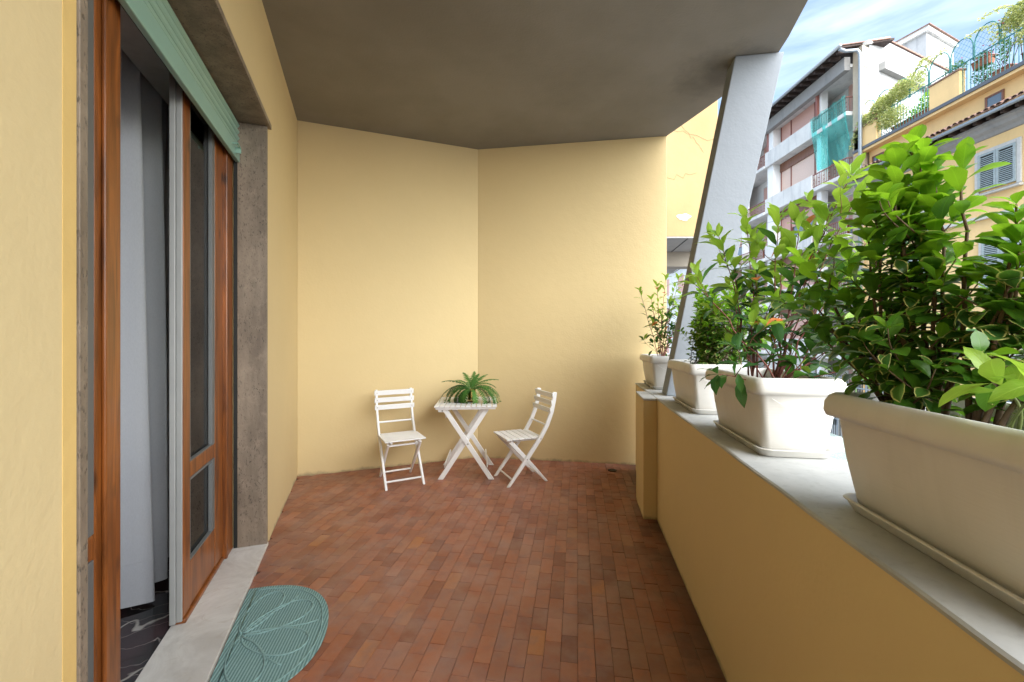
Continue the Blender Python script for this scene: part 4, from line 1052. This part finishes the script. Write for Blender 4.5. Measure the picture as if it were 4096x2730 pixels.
for (a, b) in ((16.33, 18.64), (11.43, 15.17)):
    m = MB(); n = int((b - a) / .125)
    for i in range(n + 1): y = a + (b - a) * i / n; m.box(16.09, 16.107, y - .008, y + .008, 9.94, 11.03)
    m.box(16.085, 16.115, a, b, 9.98, 10.0)
    o = yp(m, 'railing_bars', M['green_iron']); o['kind'] = 'stuff'
for k in range(9):
    y0 = 12.5 + k * .80 - .01; r_ = .375; zc = 11.52; xx = 16.16
    if y0 > 19: break
    arc = [(xx, y0, 11.0), (xx, y0, zc)] + [(xx, y0 + r_ - r_ * math.cos(a), zc + .45 * math.sin(a)) for a in [PI * i / 14 for i in range(1, 14)]] + [(xx, y0 + 2 * r_, zc), (xx, y0 + 2 * r_, 11.0)]
    o = yp(MB().tube(arc, .02, 6), 'trellis_arch', M['green_iron'])
    m = MB()
    for q in range(-4, 8):       # diagonal lattice clipped to the arch
        for sg in (1, -1):
            pts = []
            for i in range(41):
                u = i / 40 * .75; z = 11.0 + (q * .2 + sg * u * 1.15 + (.0 if sg > 0 else .3))
                s_ = (u - r_) / r_; zm = zc + .45 * math.sqrt(max(0, 1 - s_ * s_))
                if 11.0 <= z <= zm: pts.append((xx, y0 + u, z))
            if len(pts) > 2: m.tube([pts[0], pts[-1]], .005, 4)
    m.build('lattice', M['green_iron'], o)
# roof canopy with tiles and gutter
yp(MB().hexa([(15.45, Y0, 8.50), (16.32, Y0, 8.85), (16.32, 19.6, 8.85), (15.45, 19.6, 8.50), (15.45, Y0, 8.56), (16.32, Y0, 8.91), (16.32, 19.6, 8.91), (15.45, 19.6, 8.56)]), 'canopy', M['eave'])
yp(MB().tube([(15.38, Y0, 8.56), (15.38, 19.7, 8.50)], .062, 10), 'gutter', M['zinc'], smooth=True)
def tmesh():
    m = MB(); r0_, r1_, L = .085, .065, .46
    A = [(0, 0 + r0_ * math.cos(a), .0 + r0_ * .8 * math.sin(a)) for a in [PI * i / 6 for i in range(7)]]
    Bq = [(L, r1_ * math.cos(a), .02 + r1_ * .8 * math.sin(a)) for a in [PI * i / 6 for i in range(7)]]
    A2 = [(x, y * .82, z * .82 - .0) for x, y, z in A]
    m.add(A + Bq + A2, [(i, i + 1, 8 + i, 7 + i) for i in range(6)] + [(i + 1, i, 14 + i, 15 + i) for i in range(6)]); return m
tme = tmesh().mesh('roof_tile', M['rooftile'])
slope = math.atan(.35 / .87); rt_ = random.Random(12); cnt = 0
for i in range(40):
    y = 19.5 - i * .195
    for j in range(2):
        m4 = Matrix.Translation((15.43 + j * .42, y + rt_.uniform(-.015, .015), 8.68 + j * .17 + rt_.uniform(-.01, .015))) @ Matrix.Rotation(-slope + rt_.uniform(-.06, .06), 4, 'Y') @ Matrix.Rotation(rt_.uniform(-.07, .07), 4, 'Z')
        o = inst('roof_tile', tme, yb, inv3 @ m4)
for k in range(38):
    y = 19.4 - k * .4
    if y < Y0: break
    yp(MB().hexa([(15.5, y, 8.40), (16.25, y, 8.50), (16.25, y + .1, 8.50), (15.5, y + .1, 8.40), (15.5, y, 8.52), (16.25, y, 8.80), (16.25, y + .1, 8.80), (15.5, y + .1, 8.52)]), 'rafter', M['eave'])
m = MB().loft([[(16.099, y, 8.44), (15.72, y, 8.44), (15.72, y, 8.36), (15.82, y, 8.30), (15.86, y, 8.20), (15.98, y, 8.12), (16.04, y, 8.02), (16.099, y, 8.0)] for y in (Y0, 19.7)])
yp(m, 'cornice', M['soffit'])
def attic(y0, y1, z0, z1):
    o = yp(MB().box(16.26, 16.299, y0, y1, z0, z0 + .06).box(16.26, 16.299, y0, y1, z1 - .06, z1).box(16.26, 16.299, y0, y0 + .06, z0 + .0605, z1 - .0605).box(16.26, 16.299, y1 - .06, y1, z0 + .0605, z1 - .0605), 'window_frame', M['clad'])
    MB().box(16.28, 16.298, y0 + .061, y1 - .061, z0 + .061, z1 - .061).build('pane', M['window_glass'], o)
attic(14.06, 14.62, 9.05, 9.52); attic(19.35 - .0, 19.37 + .0, 9.0, 9.4) if False else attic(18.6, 19.2, 8.95, 9.4)
def shutter_window(y0, z0, z1, wd=1.1):
    y1 = y0 + wd
    fr = yp(MB().box(16.04, 16.099, y0 - .12, y0, z0 - .1, z1 + .12).box(16.04, 16.099, y1, y1 + .12, z0 - .1, z1 + .12).box(16.04, 16.099, y0 + .0005, y1 - .0005, z1, z1 + .12), 'window_frame', M['stone_trim'], bevel=.01)
    yp(MB().box(15.94, 16.098, y0 - .16, y1 + .16, z0 - .18, z0 - .101), 'window_ledge', M['stone_trim'], bevel=.01)
    for a, b in ((y0 + .005, (y0 + y1) / 2 - .005), ((y0 + y1) / 2 + .005, y1 - .005)):
        s = yp(MB().box(16.01, 16.055, a, a + .065, z0, z1).box(16.01, 16.055, b - .065, b, z0, z1).box(16.01, 16.055, a + .066, b - .066, z0, z0 + .07).box(16.01, 16.055, a + .066, b - .066, z1 - .07, z1), 'shutter', M['louver'])
        n = int((z1 - z0 - .16) / .062); lm = MB()
        for i in range(n):
            z = z0 + .085 + i * .062; lm.hexa([(16.008, a + .066, z), (16.022, a + .066, z - .004), (16.022, b - .066, z - .004), (16.008, b - .066, z), (16.040, a + .066, z + .040), (16.052, a + .066, z + .036), (16.052, b - .066, z + .036), (16.040, b - .066, z + .040)])
        lo = lm.build('louvers', M['louver'], s); lo['kind'] = 'stuff'
        MB().box(16.056, 16.06, a + .05, b - .05, z0 + .05, z1 - .05).build('shade', M['dark_gap'], s)  # near-black sheet standing in for the darkness behind the louvers
shutter_window(13.52, 6.28, 7.52); shutter_window(16.55, 6.28, 7.52); shutter_window(13.4, 2.9, 4.5); shutter_window(16.5, 2.9, 4.5); shutter_window(13.4, -.9, .7)
yp(MB().box(16.05, 16.099, 13.0, 13.5, .55, 1.05), 'sign_panel', M['stone_trim'], bevel=.01)  # pale sign panel that carries the letter
yp(MB().box(15.98, 16.0995, Y0, Y1 - .1, 5.30, 5.42), 'string_course', M['stone_trim'])
sl = MB(); sc_ = [(.052 * math.cos(a), .026 + .026 * math.sin(a)) for a in [R(40 + 230 * i / 12) for i in range(13)]] 
sl.tube([(16.046, 13.46 - u, .70 + v * 1.2) for u, v in sc_] + [(16.046, 13.46 - .052 * math.cos(a), .70 - .03 + .031 * math.sin(a)) for a in [R(90 - 230 * i / 12) for i in range(13)]], .008, 5)
yp(sl, 'letter', M['fascia'])

# ---- terrace planting
def qleaves(m, cen, rad, n, size, rd, fr):
    for _ in range(n):
        while True:
            q = Vector((rd.uniform(-1, 1), rd.uniform(-1, 1), rd.uniform(-1, 1)))
            if q.length < 1: break
        p = Vector(cen) + Vector((q.x * rad[0], q.y * rad[1], q.z * rad[2])); s_ = size * rd.uniform(.5, 1.2)
        D = Vector((rd.uniform(-1, 1), rd.uniform(-1, 1), rd.uniform(-.6, .6))).normalized(); X = D.cross(Vector((rd.uniform(-1, 1), rd.uniform(-1, 1), rd.uniform(.2, 1)))).normalized() * s_ * .38
        m.add([p, p + D * s_ * .5 + X, p + D * s_, p + D * s_ * .5 - X], [(0, 1, 2, 3)]); m.uv += [(.5, 0), (1, .5), (.5, 1), (0, .5)]; fr.append(rd.random())
def bush(name, label, root, blobs, mat, size, seed, cat='plant', flowers=0, sprays=()):
    rd = random.Random(seed); o = empty(name, root, 0, label, cat); rv = Vector(root)
    m = MB(); m.uv = []; fr = []
    for cen, rad, n in blobs: qleaves(m, Vector(cen) - rv, rad, n, size, rd, fr)
    st = MB()
    for a, b in sprays:
        a, b = Vector(a) - rv, Vector(b) - rv; pts = [a.lerp(b, i / 8) + Vector((rd.uniform(-.03, .03), rd.uniform(-.05, .05), .12 * math.sin(PI * i / 8))) for i in range(9)]
        st.tube(pts, .008, 4)
        for p in pts[2:]: qleaves(m, p, (.06, .09, .08), 14, size, rd, fr)
    cen = Vector(blobs[0][0]) - rv
    for i in range(5): st.tube([Vector((rd.uniform(-.1, .1), rd.uniform(-.3, .3), 0)), cen + Vector((rd.uniform(-.1, .1), rd.uniform(-.4, .4), 0))], .012, 4)
    st.build('stem', M['stem_brown'], o, fix=False)
    s = m.build('foliage', mat, o, fix=False); s['kind'] = 'stuff'
    a_ = s.data.attributes.new('rnd', 'FLOAT', 'FACE'); a_.data.foreach_set('value', fr)
    if flowers:
        fm = MB()
        for _ in range(flowers):
            cen, rad, n = rd.choice(blobs); q = Vector((rd.uniform(-1, 1) * rad[0], rd.uniform(-1, 1) * rad[1], rd.uniform(-.8, 1) * rad[2])) + Vector(cen) - rv
            fm.lathe([(0, -.02), (.03, 0), (0, .02)], q, 5)
        f_ = fm.build('flowers', M['flower'], o); f_['kind'] = 'stuff'
    return o
bush('climbing_vine', 'sprawling yellow green climbing vine over the left end of the terrace fence', (16.3, 18.6, 10.0),
     [((16.15, 19.3, 11.1), (.25, .55, .30), 1700), ((16.15, 18.5, 11.35), (.25, .6, .42), 2400), ((16.15, 17.7, 11.5), (.25, .5, .42), 1700), ((16.1, 18.3, 10.7), (.2, .5, .5), 1200), ((16.15, 17.1, 11.5), (.2, .5, .42), 700), ((16.1, 17.9, 10.55), (.15, .6, .45), 900), ((16.1, 18.9, 10.95), (.2, .6, .3), 900), ((16.1, 19.6, 10.7), (.2, .3, .4), 220)],
     M['vine_leaf'], .085, 4, 'vine', 25, [((16.1, 16.9, 11.5), (16.1, 15.9, 12.0)), ((16.1, 17.2, 11.8), (16.1, 16.4, 12.1)), ((16.0, 19.7, 10.7), (15.9, 19.9, 10.1))])
bush('climbing_vine', 'loose climbing vine with pink flowers over the trellis at the top right corner', (16.3, 13.6, 10.0),
     [((16.2, 13.5, 11.6), (.25, .55, .40), 1700), ((16.2, 13.2, 10.9), (.25, .5, .5), 900), ((16.2, 14.1, 11.4), (.2, .4, .4), 240), ((16.2, 12.8, 12.0), (.25, .5, .4), 700)],
     M['vine_leaf'], .085, 6, 'vine', 40, [((16.1, 13.8, 11.5), (16.1, 15.0, 11.9)), ((16.1, 13.6, 11.9), (16.1, 14.6, 12.2)), ((16.1, 13.2, 11.9), (16.1, 13.5, 12.6))])
bush('terrace_shrub', 'bright green leafy plant behind the terrace railing', (16.4, 16.7, 10.05), [((16.45, 16.8, 10.6), (.2, .25, .45), 260), ((16.45, 17.3, 10.4), (.2, .4, .3), 260)], LM['eu_young', 'attr'], .10, 7)
bush('terrace_shrub', 'dark feathery conifer bush behind the terrace railing', (16.4, 14.8, 10.05), [((16.45, 14.8, 10.45), (.25, .4, .35), 500), ((16.45, 14.85, 10.85), (.15, .22, .3), 150)], M['conifer_leaf'], .07, 8)
bush('terrace_shrub', 'rosemary like bush above the middle terrace parapet', (16.4, 15.7, 10.4), [((16.4, 15.7, 11.2), (.2, .4, .25), 260)], M['conifer_leaf'], .08, 9, flowers=6)
bush('terrace_shrub', 'slim leafy potted plant rising behind the railing near the flowering vine', (16.4, 14.15, 10.2), [((16.4, 14.15, 10.9), (.15, .2, .5), 220)], M['conifer_leaf'], .09, 10)
def trough(y0, y1, z, label):
    m = MB().loft([[(16.35, y0 + .03, z), (16.55, y0 + .03, z), (16.55, y1 - .03, z), (16.35, y1 - .03, z)], [(16.31, y0, z + .24), (16.59, y0, z + .24), (16.59, y1, z + .24), (16.31, y1, z + .24)]])
    m.box(16.29, 16.61, y0 - .02, y1 + .02, z + .241, z + .28)
    tag(m.build('terracotta_trough', M['terracotta'], bevel=.01), label, 'planter', 'terracotta troughs on the terrace')
trough(16.45, 17.3, 10.0, 'terracotta trough behind the railing under the bright green plant'); trough(17.4, 18.3, 10.0, 'terracotta trough behind the railing under the sprawling vine')
trough(12.6, 13.6, 10.1, 'large ribbed terracotta trough at the top right of the terrace'); trough(13.95, 14.5, 10.0, 'terracotta trough right of the conifer bush'); trough(14.55, 15.1, 10.72, 'terracotta box hung high on the terrace rail')
bush('flower_clump', 'pink and red flowers in the box hung on the terrace rail', (16.45, 14.8, 11.0), [((16.4, 14.8, 11.1), (.15, .25, .10), 120)], M['conifer_leaf'], .07, 12, flowers=26)

# ---- street fence and shop by the pavement
fc = empty('iron_fence', (15.2, 18.5, -3.97), 0, 'dark iron bar fence with grey posts along the pavement, seen between the planters', 'fence')
inv4 = Matrix.Translation(fc.location).inverted()
b = MB()
for i in range(34): y = 16.6 + i * .14; b.box(15.19, 15.21, y - .008, y + .008, -3.9, -.5)
o = ap(b, 'bars', M['dark_gap'], root=fc, ivm=inv4); o['kind'] = 'stuff'
for y in (16.6, 18.2, 19.8, 21.4): ap(MB().box(15.16, 15.24, y - .04, y + .04, -3.97, -.4), 'post', M['zinc'], root=fc, ivm=inv4)
for z in (-.62, -1.0, -2.6): ap(MB().box(15.175, 15.225, 16.6, 21.4, z, z + .05), 'rail', M['zinc'], root=fc, ivm=inv4)
# parked car glimpsed below
cr_ = empty('parked_car', (12.4, 17.5, -4.10), 0, 'pale green parked car glimpsed on the street between the two nearest planters', 'car')
prof = [(-2.0, .25), (-2.05, .6), (-1.9, .85), (-1.1, .95), (-.5, 1.4), (.9, 1.42), (1.6, .98), (2.0, .9), (2.08, .55), (2.0, .25)]
m = MB().loft([[(x * (1 if abs(x) < .8 else 1), y, z) for y, z in prof] for x in (-.82, .82)]); m.build('body', plain('pale_green_car_paint', (0.42, 0.52, 0.48, 1), .25), cr_, bevel=.06)
for sx in (-1, 1):
    x = sx * .825; MB().add([(x, -.95, .98), (x, -.42, 1.32), (x, .82, 1.34), (x, 1.35, .98)], [(0, 1, 2, 3)]).build('side_window', M['window_glass'], cr_)
    for y in (-1.3, 1.3):
        wm = MB(); rings = [[(sx * .70 + dx * sx, y + .31 * math.cos(2 * PI * k / 20), .31 + .31 * math.sin(2 * PI * k / 20)) for k in range(20)] for dx in (0, .15)]
        wh = wm.loft(rings).build('wheel', M['dark_gap'], cr_)
        rings = [[(sx * .851 + dx * sx, y + .19 * math.cos(2 * PI * k / 16), .31 + .19 * math.sin(2 * PI * k / 16)) for k in range(16)] for dx in (0, .01)]
        MB().loft(rings).build('rim', M['zinc'], wh)
MB().add([(-.7, -1.08, .965), (.7, -1.08, .965), (.65, -.53, 1.37), (-.65, -.53, 1.37)], [(0, 1, 2, 3)]).build('windscreen', M['window_glass'], cr_)
